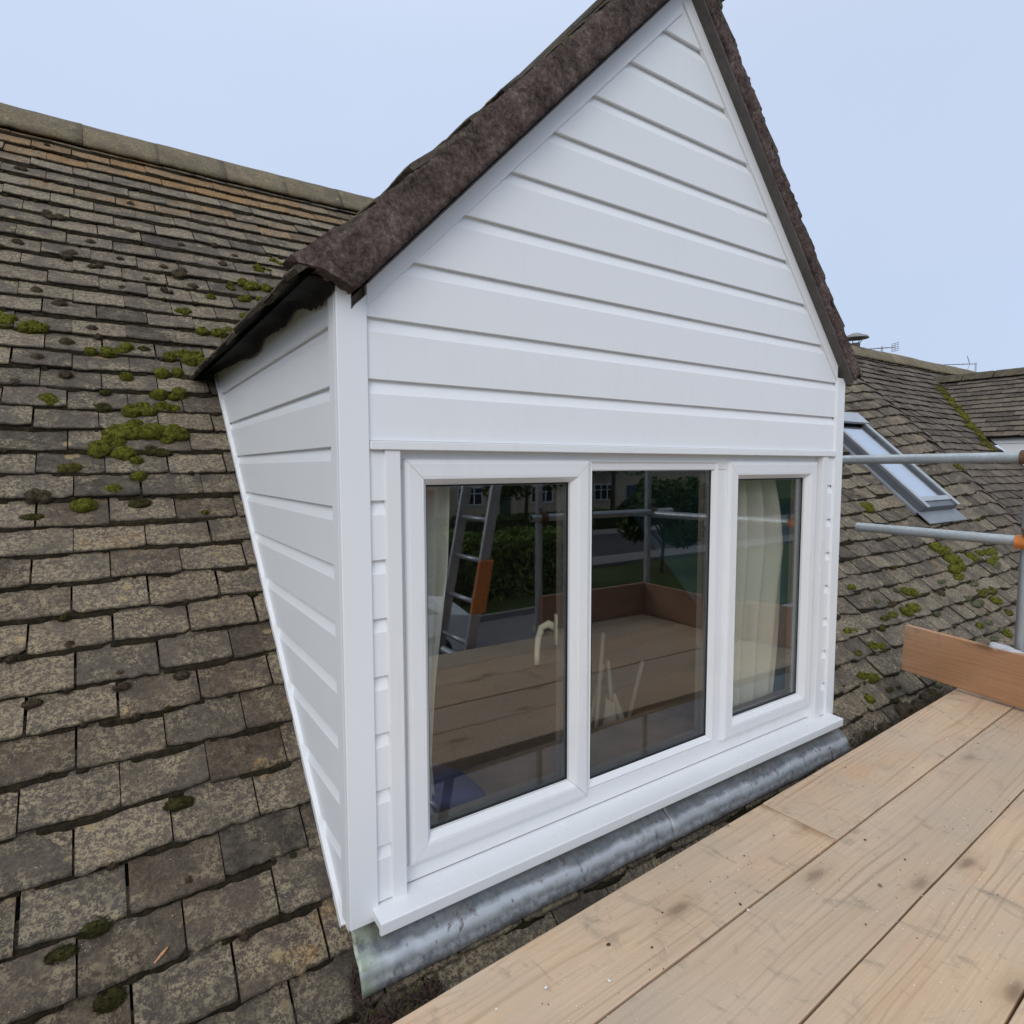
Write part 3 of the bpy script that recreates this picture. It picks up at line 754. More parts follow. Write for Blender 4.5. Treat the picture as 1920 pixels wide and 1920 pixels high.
# dormer roof -------------------------------------------------------
S2 = math.sqrt(0.5)
aR = math.atan(1.109); cR, sR = math.cos(aR), math.sin(aR)
LO = Vector((-0.116, 0, 1.418)); RO = Vector((2.362, 0, 1.386))
def fn_left(u, sv, n): return Vector((LO.x+S2*sv-S2*n, -u, LO.z+S2*sv+S2*n))
def fn_right(u, sv, n): return Vector((RO.x-cR*sv+sR*n, u, RO.z+sR*sv+cR*n))
def yback(z): return (z+0.29)/0.92+0.10
YV = -0.060
for nm, fn, LEN, rd in (("roof_slope", fn_left, 1.80, 21), ("roof_slope", fn_right, 1.735, 22)):
    YV = -0.060 if fn is fn_left else -0.043
    t2 = TileField(fn, rd); rr = random.Random(rd); k = 0; sv = 0.0; g = 0.128
    while sv < LEN-0.05:
        z = fn(0, sv, 0).z; yb = yback(z+0.1)
        yy = YV+rr.gauss(0, 0.003)-(0.0 if k % 2 else PITCH_W/2)
        first = True
        while yy < yb:
            a, b = max(yy, YV+rr.gauss(0, 0.003)), yy+PITCH_W-0.004
            yy += PITCH_W
            if b-a < 0.02: continue
            u0, u1 = (a, b) if fn is fn_right else (-b, -a)
            tint = min(1, max(0, 0.45+0.22*rr.gauss(0, 1)))
            t2.tile(u0, u1, sv, min(g*1.6, LEN-sv+0.02), 10 if a < 0.3 else 4, 0.0+rr.gauss(0, 0.0015), tint, 0.03*rr.random(), 0.016, 0.024, None, 0.55)
        sv += g; k += 1
    D(t2.mb.build(nm, TILE_D, fixn=False))
mb = MB()
for fn, LEN, s_ in ((fn_left, 1.80, -1), (fn_right, 1.735, 1)):
    n = 10
    for i in range(n):
        a, b = 0.015+(LEN-0.02)*i/n, 0.015+(LEN-0.02)*(i+1)/n
        ya, yb = yback(fn(0, a, 0).z), yback(fn(0, b, 0).z)
        for nn_, flip in ((-0.028, 0), (-0.036, 1)):
            mb.quad(fn(0.045*s_*-1 if s_ > 0 else 0.045, a, nn_), fn(s_*ya, a, nn_), fn(s_*yb, b, nn_), fn(0.045*s_*-1 if s_ > 0 else 0.045, b, nn_))
D(mb.build("sarking", UNDER, None, fixn=False))
# mortar-bedded verges with their undercloak
def verge_mortar(p0, p1, up, h0, h1, yf, seedv):
    """p0-p1: lower edge line; up: direction across the verge; h: height across"""
    mb = MB(); n = 150; m = 8; vs = []
    p0, p1, up = Vector(p0), Vector(p1), Vector(up)
    for i in range(n+1):
        t = i/n; p = p0.lerp(p1, t); h = h0+(h1-h0)*t
        for j in range(m+1):
            v = j/m; q = p+up*h*v
            w = 0.006*noise.noise(Vector((q.x*16, q.z*16, seedv)))+0.0035*noise.noise(Vector((q.x*48, q.z*48, seedv+3)))+0.002*noise.noise(Vector((q.x*120, q.z*120, seedv+5)))
            cr_ = abs(noise.noise(Vector((t*9.0+0.4*v, v*1.2, seedv+8))))
            if cr_ < 0.02: w += 0.006
            edge = 0.006*(1-abs(2*v-1))**0.5
            q2 = q+up*(0.004*noise.noise(Vector((t*60, j, seedv))) if j in (0, m) else 0)
            vs.append((q2.x, yf-w-edge+0.004, q2.z))
    nb_ = len(vs)
    for i in range(n+1):
        t = i/n; p = p0.lerp(p1, t); h = h0+(h1-h0)*t
        vs += [(p.x, 0.0205, p.z), ((p+up*h).x, 0.0205, (p+up*h).z)]
    fs = [(i*(m+1)+j, (i+1)*(m+1)+j, (i+1)*(m+1)+j+1, i*(m+1)+j+1) for i in range(n) for j in range(m)]
    for i in range(n):
        fs.append((i*(m+1), nb_+2*i, nb_+2*i+2, (i+1)*(m+1))); fs.append((i*(m+1)+m, (i+1)*(m+1)+m, nb_+2*i+3, nb_+2*i+1))
    fs.append(tuple(range(m+1))+(nb_+1, nb_)); fs.append(tuple(reversed([n*(m+1)+j for j in range(m+1)]))+(nb_+2*n, nb_+2*n+1))
    mb.add(vs, fs)
    return D(mb.build("verge_mortar", MORTAR, None, smooth=True))
UPL = Vector((-S2, 0, S2)); UPR = Vector((sR, 0, cR))
verge_mortar((0.028, 0, 1.391), (1.175, 0, 2.567), UPL, 0.106, 0.094, -0.064, 2)
verge_mortar((2.285, 0, 1.360), (1.200, 0, 2.563), UPR, 0.064, 0.070, -0.045, 6)
# tail of the left verge: mortar carried out to the eave
mb = MB(); 
def lump(mb, poly, y0, y1, seedv, col=None):
    n = len(poly); vs = []
    for yv in (y0, (y0+y1)/2, y1):
        for q, p in enumerate(poly):
            w = 0.006*noise.noise(Vector((p[0]*40, p[1]*40, yv*30+seedv))); vs.append((p[0]+w, yv+w*0.6, p[1]+w))
    fs = [tuple(range(n)), tuple(reversed(range(2*n, 3*n)))]+[(a*n+k, a*n+(k+1) % n, (a+1)*n+(k+1) % n, (a+1)*n+k) for a in (0, 1) for k in range(n)]
    mb.add(vs, fs)
lump(mb, [(0.050, 1.412), (0.030, 1.395), (0.010, 1.402), (-0.014, 1.412), (-0.050, 1.424), (-0.100, 1.428), (-0.118, 1.440), (-0.085, 1.462), (-0.020, 1.520), (0.012, 1.520), (0.045, 1.470)], -0.060, 0.018, 4)
D(mb.build("verge_mortar", MORTAR, None))
mb = MB()
for (a, b, o_) in (((2.285, 1.360), (1.200, 2.563), 0.0), ):
    mb.hexa([(a[0], -0.0395, a[1]-0.012), (a[0], 0.018, a[1]-0.012), (b[0], 0.018, b[1]-0.012), (b[0], -0.0395, b[1]-0.012), (a[0], -0.0395, a[1]+0.001), (a[0], 0.018, a[1]+0.001), (b[0], 0.018, b[1]+0.001), (b[0], -0.0395, b[1]+0.001)])
D(mb.build("undercloak", UNDERCLOAK))
mb = MB(); a, b = (0.062, 1.420), (1.175, 2.560)
mb.hexa([(a[0], -0.050, a[1]-0.006), (a[0], 0.018, a[1]-0.006), (b[0], 0.018, b[1]-0.006), (b[0], -0.050, b[1]-0.006), (a[0], -0.050, a[1]), (a[0], 0.018, a[1]), (b[0], 0.018, b[1]), (b[0], -0.050, b[1])])
D(mb.build("undercloak", UNDERCLOAK))
# ridge of the dormer
mb = MB(); prof = [(-0.17, -0.155), (-0.13, -0.09), (-0.07, -0.03), (0, 0), (0.07, -0.03), (0.13, -0.09), (0.17, -0.155)]; yy = -0.07; vs = []; rr = random.Random(5)
while yy < 3.3:
    j = rr.gauss(0, 0.004); vs = [(1.158+px, yv, 2.706+pz+j) for yv in (yy, yy+0.445) for (px, pz) in prof]; m = len(prof)
    mb.add(vs, [(q, q+1, m+q+1, m+q) for q in range(m-1)]); yy += 0.45
o = mb.build("ridge", RIDGEM, None, smooth=True, fixn=False); so = o.modifiers.new("t", 'SOLIDIFY'); so.thickness = 0.018; D(o)
# felt under the left and right eaves, its torn edge hanging on the cheek
FEL = [(-0.02, 1.412), (0.02, 1.405), (0.10, 1.397), (0.183, 1.402), (0.26, 1.425), (0.358, 1.436), (0.41, 1.424), (0.452, 1.415), (0.6, 1.421), (0.76, 1.430), (0.834, 1.402), (0.90, 1.398), (0.995, 1.400), (1.15, 1.418), (1.396, 1.427), (1.6, 1.44), (1.86, 1.452)]
def felt_z(y):
    for (a, za), (b, zb) in zip(FEL, FEL[1:]):
        if a <= y <= b: return za+(zb-za)*(y-a)/(b-a)
    return 1.43
for sgn, x0, xe in ((1, 0.0, -0.108), (-1, W, 2.330)):
    mb = MB(); n = 110; vs = []
    for i in range(n+1):
        y = -0.012+1.90*i/n; zf = felt_z(y) if sgn > 0 else 1.40+0.01*noise.noise(Vector((y*5, 0, 0)))
        rag = 0.004*noise.noise(Vector((y*40, 1, 2)))
        ez = 1.411 if sgn > 0 else 1.376
        vs += [(xe, y, ez), ((xe*0.6+x0*0.4), y, 0.5*(ez+zf)+0.006+0.004*noise.noise(Vector((y*7, 3, 0)))), (x0-sgn*0.020, y, zf+0.008+rag), (x0-sgn*0.013, y, zf-0.010+rag), (x0-sgn*0.008, y, zf-0.014+1.6*rag)]
    fs = [(i*5+k, (i+1)*5+k, (i+1)*5+k+1, i*5+k+1) for i in range(n) for k in range(4)]
    mb.add(vs, fs); o = mb.build("eave_felt", FELT, None, smooth=True, fixn=False)
    so = o.modifiers.new("t", 'SOLIDIFY'); so.thickness = 0.0016; D(o)

# ------------------------------------------------------------------ roof window beyond the dormer
rw = thing("roof_window", "grey framed roof window set in the tiles to the right of the dormer", "roof window", rp(5.63, 1.36, 0))
def RW(o): o.parent = rw; o.matrix_parent_inverse = Matrix.Translation(-Vector(rw.location)); return o
def rq(x, y, n): return Vector((x, y-n*SN, -0.29+0.92*y+n*CS+0.045))
def rbar(mb, x0, x1, y0, y1, n0, n1):
    mb.hexa([rq(x0,y0,n0), rq(x1,y0,n0), rq(x1,y1,n0), rq(x0,y1,n0), rq(x0,y0,n1), rq(x1,y0,n1), rq(x1,y1,n1), rq(x0,y1,n1)])
X0, X1, Y0, Y1 = 5.29, 5.97, 0.90, 1.83
mb = MB(); rbar(mb, X0, X0+0.055, Y0, Y1, -0.08, 0.075); rbar(mb, X1-0.055, X1, Y0, Y1, -0.08, 0.075); rbar(mb, X0+0.055, X1-0.055, Y0, Y0+0.05, -0.08, 0.072); rbar(mb, X0+0.055, X1-0.055, Y1-0.05, Y1, -0.08, 0.072)
RW(mb.build("frame", FRAME_GREY, bevel=0.004))
mb = MB(); rbar(mb, X0+0.012, X0+0.055, Y0-0.01, Y1-0.06, 0.0765, 0.092); rbar(mb, X1-0.055, X1-0.008, Y0-0.01, Y1-0.06, 0.0765, 0.092)
RW(mb.build("side_cover", FRAME_LIGHT, bevel=0.004))
mb = MB(); rbar(mb, X0-0.01, X1+0.01, Y1-0.10, Y1+0.02, 0.078, 0.105); RW(mb.build("top_cover", FRAME_LIGHT, bevel=0.006))
mb = MB(); rbar(mb, X0+0.055, X1-0.055, Y0+0.045, Y0+0.085, 0.0735, 0.084); RW(mb.build("sash_rail", FRAME_LIGHT, bevel=0.004))
mb = MB(); rbar(mb, X0+0.05, X1-0.05, Y0+0.05, Y1-0.05, 0.05, 0.058); RW(mb.build("glass_pane", ROOFGLASS))
mb = MB(); rbar(mb, X0+0.05, X1-0.05, Y0+0.05, Y1-0.05, 0.0, 0.012); RW(mb.build("blind", mat_plain("white_blind", (0.84, 0.86, 0.88), 0.7, 0.05)))
mb = MB(); rbar(mb, X0-0.03, X1+0.05, Y0-0.10, Y0, 0.004, 0.016); rbar(mb, X0-0.05, X0, Y0, Y1, -0.02, 0.012); rbar(mb, X1, X1+0.05, Y0, Y1, -0.02, 0.012)
RW(mb.build("flashing", mat_plain("grey_flashing", (0.24, 0.255, 0.275), 0.5, 0.15, 6, metal=0.3), bevel=0.003))

# ------------------------------------------------------------------ next house with its dormer
nb = thing("neighbour_house", "lower tiled roof of the next house, past the raised party wall on the right", "house", (11, 0, -2.7))
def NB(o): o.parent = nb; o.matrix_parent_inverse = Matrix.Translation((-11, 0, 2.7)); return o
NB(tfar.mb.build("roof", TILE_FAR, fixn=False))
NB(sheet("roof_boarding", 6.85, 20.0, -0.155, 4.02, -0.034, UNDER, None, [(10.98, 13.9, -0.2, 2.2)], 0.2, 0.2))
ridge_run("ridge", 8.0, 20.0, 4.005, 3.035, RIDGEM, NB, 8)
mb = MB(); mb.hexa([(6.85,4.02,2.95),(20,4.02,2.95),(20,8.2,-0.85),(6.85,8.2,-0.85),(6.85,4.02,2.98),(20,4.02,2.98),(20,8.24,-0.83),(6.85,8.24,-0.83)]); NB(mb.build("rear_slope", TILE_FAR))
mb = MB(); mb.box(6.85, 20, 0.02, 0.3, -2.7, -0.75); NB(mb.build("wall", BRICK))
nd = thing("dormer", "distant white clad dormer at the far right edge with tiled roof and mossy valley", "dormer", (12.3, 0, -0.6))
def ND(o): o.parent = nd; o.matrix_parent_inverse = Matrix.Translation((-12.3, 0, 0.6)); return o
vx = (Vector((12.23, 3.5, 2.565))-Vector((10.38, 2.1, 1.252)))
slope2 = math.atan2(1.125, 1.41); c2, s2 = math.cos(slope2), math.sin(slope2)
LEN2 = 1.41/c2
def fn_far(u, sv, n): return Vector((10.83+c2*sv-s2*n, -u, 1.44+s2*sv+c2*n))
t2 = TileField(fn_far, 31); rr = random.Random(31); sv = 0; k = 0
while sv < LEN2:
    yb = (fn_far(0, sv, 0).z+0.68)/0.92+0.12; yy = -0.06-(0.1 if k % 2 else 0)
    while yy < yb:
        a, b = max(yy, -0.06), yy+PITCH_W-0.004; yy += PITCH_W
        if b-a > 0.03: t2.tile(-b, -a, sv, 0.2, 3, 0.006, min(1, max(0, 0.5+0.25*rr.gauss(0, 1))), 0, 0.02, 0.03)
    sv += 0.130; k += 1
ND(t2.mb.build("roof_slope", TILE_FAR, fixn=False))
mb = MB()
mb.hexa([fn_far(0.02,0,-0.04), fn_far(-2.3,0,-0.04), fn_far(-3.6,LEN2,-0.04), fn_far(0.02,LEN2,-0.04), fn_far(0.02,0,-0.03), fn_far(-2.3,0,-0.03), fn_far(-3.6,LEN2,-0.03), fn_far(0.02,LEN2,-0.03)])
ND(mb.build("sarking", UNDER))
mb = MB(); tp = fn_far(0, LEN2, 0); mb.hexa([(tp.x, -0.06, tp.z-0.03), (tp.x+1.45, -0.06, 1.4), (tp.x+1.45, 2.3, 1.4), (tp.x, 3.7, tp.z-0.03), (tp.x, -0.06, tp.z), (tp.x+1.47, -0.06, 1.43), (tp.x+1.47, 2.3, 1.43), (tp.x, 3.7, tp.z)]); ND(mb.build("roof_slope", TILE_FAR))
mb = MB(); yy = -0.06
while yy < 3.6:
    mb.hexa([(tp.x-0.16, yy, tp.z-0.08), (tp.x+0.16, yy, tp.z-0.08), (tp.x+0.16, yy+0.44, tp.z-0.08), (tp.x-0.16, yy+0.44, tp.z-0.08), (tp.x-0.05, yy, tp.z+0.05+0.006*rr.random()), (tp.x+0.05, yy, tp.z+0.05), (tp.x+0.05, yy+0.44, tp.z+0.05), (tp.x-0.05, yy+0.44, tp.z+0.05)]); yy += 0.45
ND(mb.build("ridge", RIDGEM, bevel=0.02))
mb = MB()                                            # cheek: lapped white boards over a solid core
zz = 1.475
while zz > -0.7:
    z1, z0 = zz, zz-0.146
    mb.prism([(0.0, z0), (max(0.02, (z0+0.66)/0.92), z0), (max(0.02, (z1+0.66)/0.92), z1), (0.0, z1)], lambda p, h: (h+(0.012 if p[1] > z0+0.01 else 0.0), p[0], p[1]), 10.92, 11.0); zz -= 0.15
ND(mb.build("cheek_cladding", WHITE))
mb = MB(); mb.prism([(10.93, -0.6), (13.6, -0.6), (13.6, 1.4), (12.24, 2.5), (10.93, 1.42)], lambda p, h: (p[0], h, p[1]), 0.0, 0.08); ND(mb.build("gable_cladding", WHITE))
# aerials and a flue terminal on the far ridge
def aerial(name, label, foot, mast, boom_dir, boom_len, grid, z_up):
    a = thing(name, label, "aerial", foot, "television aerials on the far ridge")
    inv = Matrix.Translation(-Vector(foot)); f = Vector(foot)
    def A(o): o.parent = a; o.matrix_parent_inverse = inv; return o
    AL = ALU
    mb = MB(); mb.tube(f, f+Vector((0, 0, mast)), 0.018, 8); A(mb.build("mast", AL))
    h = f+Vector((0, 0, mast-0.03)); d = Vector(boom_dir).normalized()
    lo, hi = (-0.62, 0.38) if grid else (-1.0, 0.02)
    at = lambda f: h+d*boom_len*f+Vector((0, 0, z_up*f))
    mb = MB(); mb.tube(at(lo), at(hi), 0.010, 8); A(mb.build("boom", AL))
    sd_ = d.cross(Vector((0, 0, 1))).normalized()
    for i in range(7):
        c = at(lo+0.03+i*(0.78 if grid else 0.80)/7); w = 0.035+0.004*i
        mb = MB(); mb.tube(c-sd_*w, c+sd_*w, 0.006, 6); A(mb.build("director", AL))
    mb = MB(); e_ = at(hi)
    if grid:
        for i in range(5): mb.tube(e_-sd_*0.085+Vector((0,0,-0.07+0.035*i)), e_+sd_*0.085+Vector((0,0,-0.07+0.035*i)), 0.005, 6)
        for q in (-0.085, 0, 0.085): mb.tube(e_+sd_*q+Vector((0,0,-0.075)), e_+sd_*q+Vector((0,0,0.075)), 0.005, 6)
    else:
        e_ = at(-0.16)
        for sg in (1, -1): mb.tube(e_, e_+Vector((0,0,0.17*sg))-d*0.08, 0.008, 6)
    A(mb.build("reflector", AL))
# ------------------------------------------------------------------ moss
def moss_mesh(specs, seedv, mi_of, dens=1.0):
    """cushions: lumpy domes with a fringe of short stalks"""
    mb = MB(); rr = random.Random(seedv)
    for (x, y, w, h, kind) in specs:
        k_ = 1.28 if kind in 'gy' else 1.22
        w *= k_; h *= k_
        far = x > 2.3
        nl = max(1, int(w*h/0.0024)) if not far else max(1, int(w/0.07))
        nl = min(nl, 9)
        for q in range(nl):
            ox = (rr.random()-0.5)*w*(0.8 if nl > 1 else 0.0); oy = (rr.random()-0.5)*h*0.55*(1 if nl > 1 else 0)
            rx = min(w/2, max(0.016, w/2*(1.1/nl**0.62)*rr.uniform(0.75, 1.15))); rs = min(h*0.6, rx)*rr.uniform(0.8, 1.15)
            hh = min(rx, rs)*rr.uniform(0.48, 0.72)
            if kind == 'd': hh *= 0.55
            cx, cs_ = x+ox, y/CS+oy
            nu, nv = (16, 7) if not far else (10, 5)
            ph = rr.random()*50; vs, cs, fs = [], [], []
            for j in range(nv+1):
                th = PI/2*j/nv
                for i in range(nu):
                    an = 2*PI*i/nu
                    d = 1+0.30*noise.noise(Vector((math.cos(an)*1.6+ph, math.sin(an)*1.6, j*0.45)))+0.20*noise.noise(Vector((math.cos(an)*6+ph, math.sin(an)*6, j*1.7)))
                    px = cx+math.cos(an)*math.cos(th)*rx*d; ps = cs_+math.sin(an)*math.cos(th)*rs*d
                    nn_ = -0.010+math.sin(th)*(hh+0.010)*d
                    vs.append(rp(px, ps*CS, nn_)); cs.append((0.75*(1-j/nv)**1.5+rr.uniform(-0.1, 0.25), 0, 0, 1))
            for j in range(nv):
                for i in range(nu): fs.append((j*nu+i, j*nu+(i+1) % nu, (j+1)*nu+(i+1) % nu, (j+1)*nu+i))
            fs.append(tuple(range(nv*nu, (nv+1)*nu)))
            mb.add(vs, fs, cs, mi_of(kind))
            nf = int((420 if not far else 60)*dens)
            for _ in range(nf):                       # fringe
                an = rr.random()*2*PI; th = math.asin(rr.random()**0.8)
                px = cx+math.cos(an)*math.cos(th)*rx; ps = cs_+math.sin(an)*math.cos(th)*rs; nn_ = -0.004+math.sin(th)*hh
                L_ = rr.uniform(0.002, 0.0048)*(1.6 if far else 1); wd = 0.0010*(2 if far else 1)
                ox, os_, on = math.cos(an)*math.cos(th), math.sin(an)*math.cos(th), math.sin(th)+0.2
                jx, js = rr.uniform(-0.6, 0.6), rr.uniform(-0.6, 0.6)
                b0 = rp(px-wd*math.sin(an)-0.1*L_*ox, (ps+wd*math.cos(an))*CS, nn_-0.001); b1 = rp(px+wd*math.sin(an), (ps-wd*math.cos(an))*CS, nn_-0.001)
                tp_ = rp(px+(ox+jx)*L_, (ps+(os_+js)*L_)*CS, nn_+on*L_)
                tc_ = rr.uniform(0.1, 0.55); mb.add([b0, b1, tp_], [(0, 1, 2)], (tc_, 0, 0, 1), mi_of(kind))
    return mb
MK = ['g', 'y', 'b', 'd', 'l']
BIG = [
 ("long yellow green moss cushion reaching in from the left picture edge", [(-0.749, 2.084, 0.176, 0.092, 'g'), (-0.80, 2.11, 0.10, 0.07, 'g')]),
 ("fat yellow green moss hump hanging under the tail of the dormer eave", [(-0.111, 1.98, 0.202, 0.118, 'g'), (-0.039, 1.906, 0.048, 0.16, 'g')]),
 ("wide flat moss cushion along a tile edge, the widest beside the dormer cheek", [(-0.297, 1.556, 0.244, 0.064, 'g'), (-0.352, 1.59, 0.065, 0.06, 'g')]),
 ("tall tapering moss cushion, just lower left of the wide flat one", [(-0.462, 1.507, 0.079, 0.069, 'g'), (-0.434, 1.465, 0.139, 0.05, 'g')]),
 ("hooked moss cushion just above the wide flat one, near the dormer cheek", [(-0.227, 1.753, 0.119, 0.068, 'g'), (-0.228, 1.684, 0.092, 0.065, 'g'), (-0.351, 1.662, 0.142, 0.068, 'g')]),
 ("small vivid green moss ball alone on the tiles near the left edge", [(-0.667, 1.69, 0.062, 0.069, 'g')]),
 ("smooth oval moss cushion directly below the tail of the dormer eave", [(-0.188, 1.867, 0.107, 0.067, 'g')]),
 ("dark brown moss ball sitting on a tile edge near the left border", [(-0.669, 1.283, 0.060, 0.068, 'b')]),
 ("olive moss pad at the lower tile edge right of the brown moss ball", [(-0.447, 1.302, 0.05, 0.045, 'g'), (-0.489, 1.253, 0.107, 0.039, 'g')]),
 ("pair of low moss cushions side by side, left of the hump under the eave", [(-0.474, 1.964, 0.122, 0.061, 'g'), (-0.366, 1.989, 0.06, 0.063, 'g')]),
]
for i, (lab, sp) in enumerate(BIG):
    mbm = moss_mesh(sp, 100+i, lambda k: 0)
    o = mbm.build("moss_cushion", MOSS[sp[0][4]], smooth=True, fixn=False)
    tag(o, lab, "moss", "moss cushions on the left roof tiles")
REST = [(0.135, 2.172, 0.088, 0.091, 'g'), (0.038, 2.156, 0.118, 0.059, 'g'), (0.425, 2.768, 0.104, 0.156, 'g'), (0.534, 2.861, 0.088, 0.077, 'g'), (0.346, 2.585, 0.162, 0.066, 'g'), (-0.06, 2.285, 0.094, 0.085, 'g'), (-0.373, 1.832, 0.045, 0.063, 'g'), (-0.467, 1.668, 0.067, 0.036, 'd'), (-0.248, 1.514, 0.043, 0.054, 'g'), (-0.315, 1.467, 0.106, 0.033, 'd'), (-0.58, 1.379, 0.061, 0.058, 'y'), (-0.365, 1.249, 0.062, 0.032, 'd'), (-0.389, 1.359, 0.07, 0.043, 'g'), (-0.363, 1.423, 0.036, 0.045, 'g'), (-0.15, 1.197, 0.020, 0.049, 'g'), (0.072, 2.441, 0.04, 0.043, 'g'), (0.294, 2.459, 0.105, 0.071, 'g'), (0.225, 2.324, 0.088, 0.074, 'g'), (0.195, 2.549, 0.061, 0.1, 'y'), (-0.455, 1.743, 0.035, 0.054, 'd'),
 (-0.589, 2.005, 0.047, 0.067, 'b'), (-0.691, 1.904, 0.043, 0.056, 'b'), (-0.591, 1.823, 0.041, 0.049, 'b'), (-0.759, 1.77, 0.034, 0.031, 'b'), (-0.616, 2.243, 0.049, 0.055, 'b'), (-0.356, 2.417, 0.043, 0.078, 'b'), (-0.142, 2.426, 0.047, 0.106, 'b'), (-0.493, 2.102, 0.042, 0.052, 'b'), (-0.707, 2.311, 0.04, 0.056, 'b'), (-0.237, 2.509, 0.036, 0.05, 'b'), (-0.008, 2.509, 0.05, 0.061, 'b'), (-0.041, 2.604, 0.102, 0.063, 'b'), (0.19, 2.749, 0.044, 0.06, 'b'), (-0.14, 2.637, 0.038, 0.072, 'b'), (-0.35, 2.646, 0.035, 0.07, 'b'), (-0.463, 2.543, 0.052, 0.074, 'b'), (-0.578, 2.609, 0.082, 0.074, 'b'), (-0.482, 2.752, 0.039, 0.072, 'b'), (-0.821, 3.319, 0.087, 0.109, 'b'), (-0.643, 2.927, 0.081, 0.076, 'b'), (-0.263, 3.197, 0.041, 0.056, 'b'), (-0.281, 2.929, 0.044, 0.05, 'b'), (-0.8, 2.648, 0.05, 0.105, 'b'), (-0.022, 2.867, 0.042, 0.051, 'b'), (0.277, 2.85, 0.04, 0.063, 'b'), (0.173, 2.929, 0.033, 0.043, 'b'), (-0.694, 3.685, 0.027, 0.051, 'b'), (-0.685, 1.21, 0.058, 0.029, 'd'), (-0.289, 2.006, 0.044, 0.032, 'd'),
 (-0.581, 0.808, 0.022, 0.045, 'b'), (-0.458, 0.712, 0.022, 0.045, 'b'), (-0.456, 0.678, 0.036, 0.02, 'b'), (-0.666, 0.676, 0.04, 0.018, 'b'), (-0.552, 0.612, 0.022, 0.036, 'b'), (-0.343, 0.605, 0.03, 0.016, 'd'), (-0.341, 0.39, 0.060, 0.030, 'd'), (-0.336, 0.242, 0.022, 0.031, 'b'), (-0.532, 0.22, 0.052, 0.035, 'd'), (-0.597, 0.198, 0.050, 0.022, 'd'), (-0.511, 0.107, 0.050, 0.028, 'd'), (-0.332, 0.997, 0.022, 0.06, 'b'), (-0.298, 0.68, 0.04, 0.016, 'b'), (-0.644, 0.517, 0.05, 0.012, 'd'), (-0.069, 0.04, 0.04, 0.012, 'd')]
RIGHT = [(4.66, 1.018, 0.176, 0.055, 'g'), (4.683, 1.108, 0.082, 0.033, 'd'), (5.147, 0.643, 0.252, 0.081, 'g'), (5.094, 0.572, 0.23, 0.077, 'g'), (5.06, 0.51, 0.21, 0.061, 'g'), (4.901, 0.454, 0.139, 0.046, 'g'), (5.399, 0.551, 0.21, 0.052, 'g'), (5.76, 0.552, 0.283, 0.048, 'g'), (5.746, 0.5, 0.186, 0.046, 'g'), (5.717, 0.46, 0.147, 0.038, 'l'), (3.494, 0.539, 0.089, 0.036, 'g'), (4.091, 0.443, 0.165, 0.052, 'g'), (3.893, 0.357, 0.167, 0.048, 'g'), (3.68, 0.36, 0.09, 0.032, 'g'), (3.555, 0.355, 0.109, 0.032, 'y'), (3.084, 0.344, 0.086, 0.034, 'g'), (3.156, 0.337, 0.049, 0.025, 'g'), (3.186, 0.253, 0.077, 0.036, 'g'), (3.255, 0.24, 0.098, 0.036, 'g'), (2.879, 0.156, 0.069, 0.035, 'g'), (2.945, 0.14, 0.114, 0.032, 'g'), (2.667, 0.146, 0.097, 0.02, 'd'), (2.778, 0.069, 0.065, 0.039, 'g'), (5.025, 0.268, 0.169, 0.047, 'g'), (5.097, 0.327, 0.237, 0.044, 'y'), (4.805, 0.279, 0.132, 0.036, 'l'), (4.527, 0.176, 0.108, 0.032, 'g'), (4.694, 0.174, 0.098, 0.028, 'l'), (4.807, 0.088, 0.114, 0.04, 'g'), (5.043, 0.179, 0.122, 0.034, 'y'), (4.622, 0.452, 0.116, 0.028, 'l'), (4.744, 0.329, 0.102, 0.031, 'l'), (5.05, 0.389, 0.111, 0.028, 'l'), (3.983, 0.472, 0.087, 0.026, 'l'), (3.639, 0.441, 0.057, 0.02, 'l'), (4.164, 0.301, 0.076, 0.029, 'l'), (4.767, 0.117, 0.113, 0.027, 'l'), (4.59, 0.092, 0.121, 0.03, 'l'), (3.057, 0.063, 0.133, 0.03, 'd'), (2.998, 0.243, 0.064, 0.027, 'y'), (3.474, 0.017, 0.069, 0.024, 'l'), (4.469, 0.395, 0.097, 0.042, 'b'), (3.766, 0.413, 0.105, 0.034, 'b'), (7.004, 1.216, 0.182, 0.049, 'g'), (7.99, 1.073, 0.211, 0.056, 'd'),
 (3.314, -0.02, 0.20, 0.05, 'd'), (3.03, -0.03, 0.26, 0.06, 'b'), (2.775, -0.045, 0.24, 0.06, 'b'), (2.617, -0.06, 0.22, 0.06, 'd'), (3.2, -0.02, 0.183, 0.05, 'b'), (2.443, -0.07, 0.16, 0.05, 'b'), (3.5, -0.05, 0.2, 0.06, 'b'), (2.36, -0.075, 0.08, 0.05, 'd')]
rr = random.Random(77)
for _ in range(70):                                   # little tufts in the joints and on the tile edges
    x = rr.uniform(-1.6, -0.03) if rr.random() < 0.6 else rr.uniform(-0.5, 0.9)
    y = rr.uniform(1.9 if x > 0 else 0.05, 3.5)
    q = min(rows, key=lambda t_: abs(t_[0]-y)); REST.append((x, q[0]-0.003, rr.uniform(0.012, 0.030), rr.uniform(0.012, 0.026), rr.choice('bbdd')))
for _ in range(110):
    x = rr.uniform(2.4, 8.0); y = rr.uniform(0.0, 2.2); q = min(rows, key=lambda t_: abs(t_[0]-y))
    if SKY_X0-0.1 < x < SKY_X1+0.1 and 0.75 < y < 1.95: continue
    RIGHT.append((x, q[0]-0.003, rr.uniform(0.02, 0.07), rr.uniform(0.012, 0.03), rr.choice('dbldyg' if y < 0.9 else 'bd')))
VAL = []
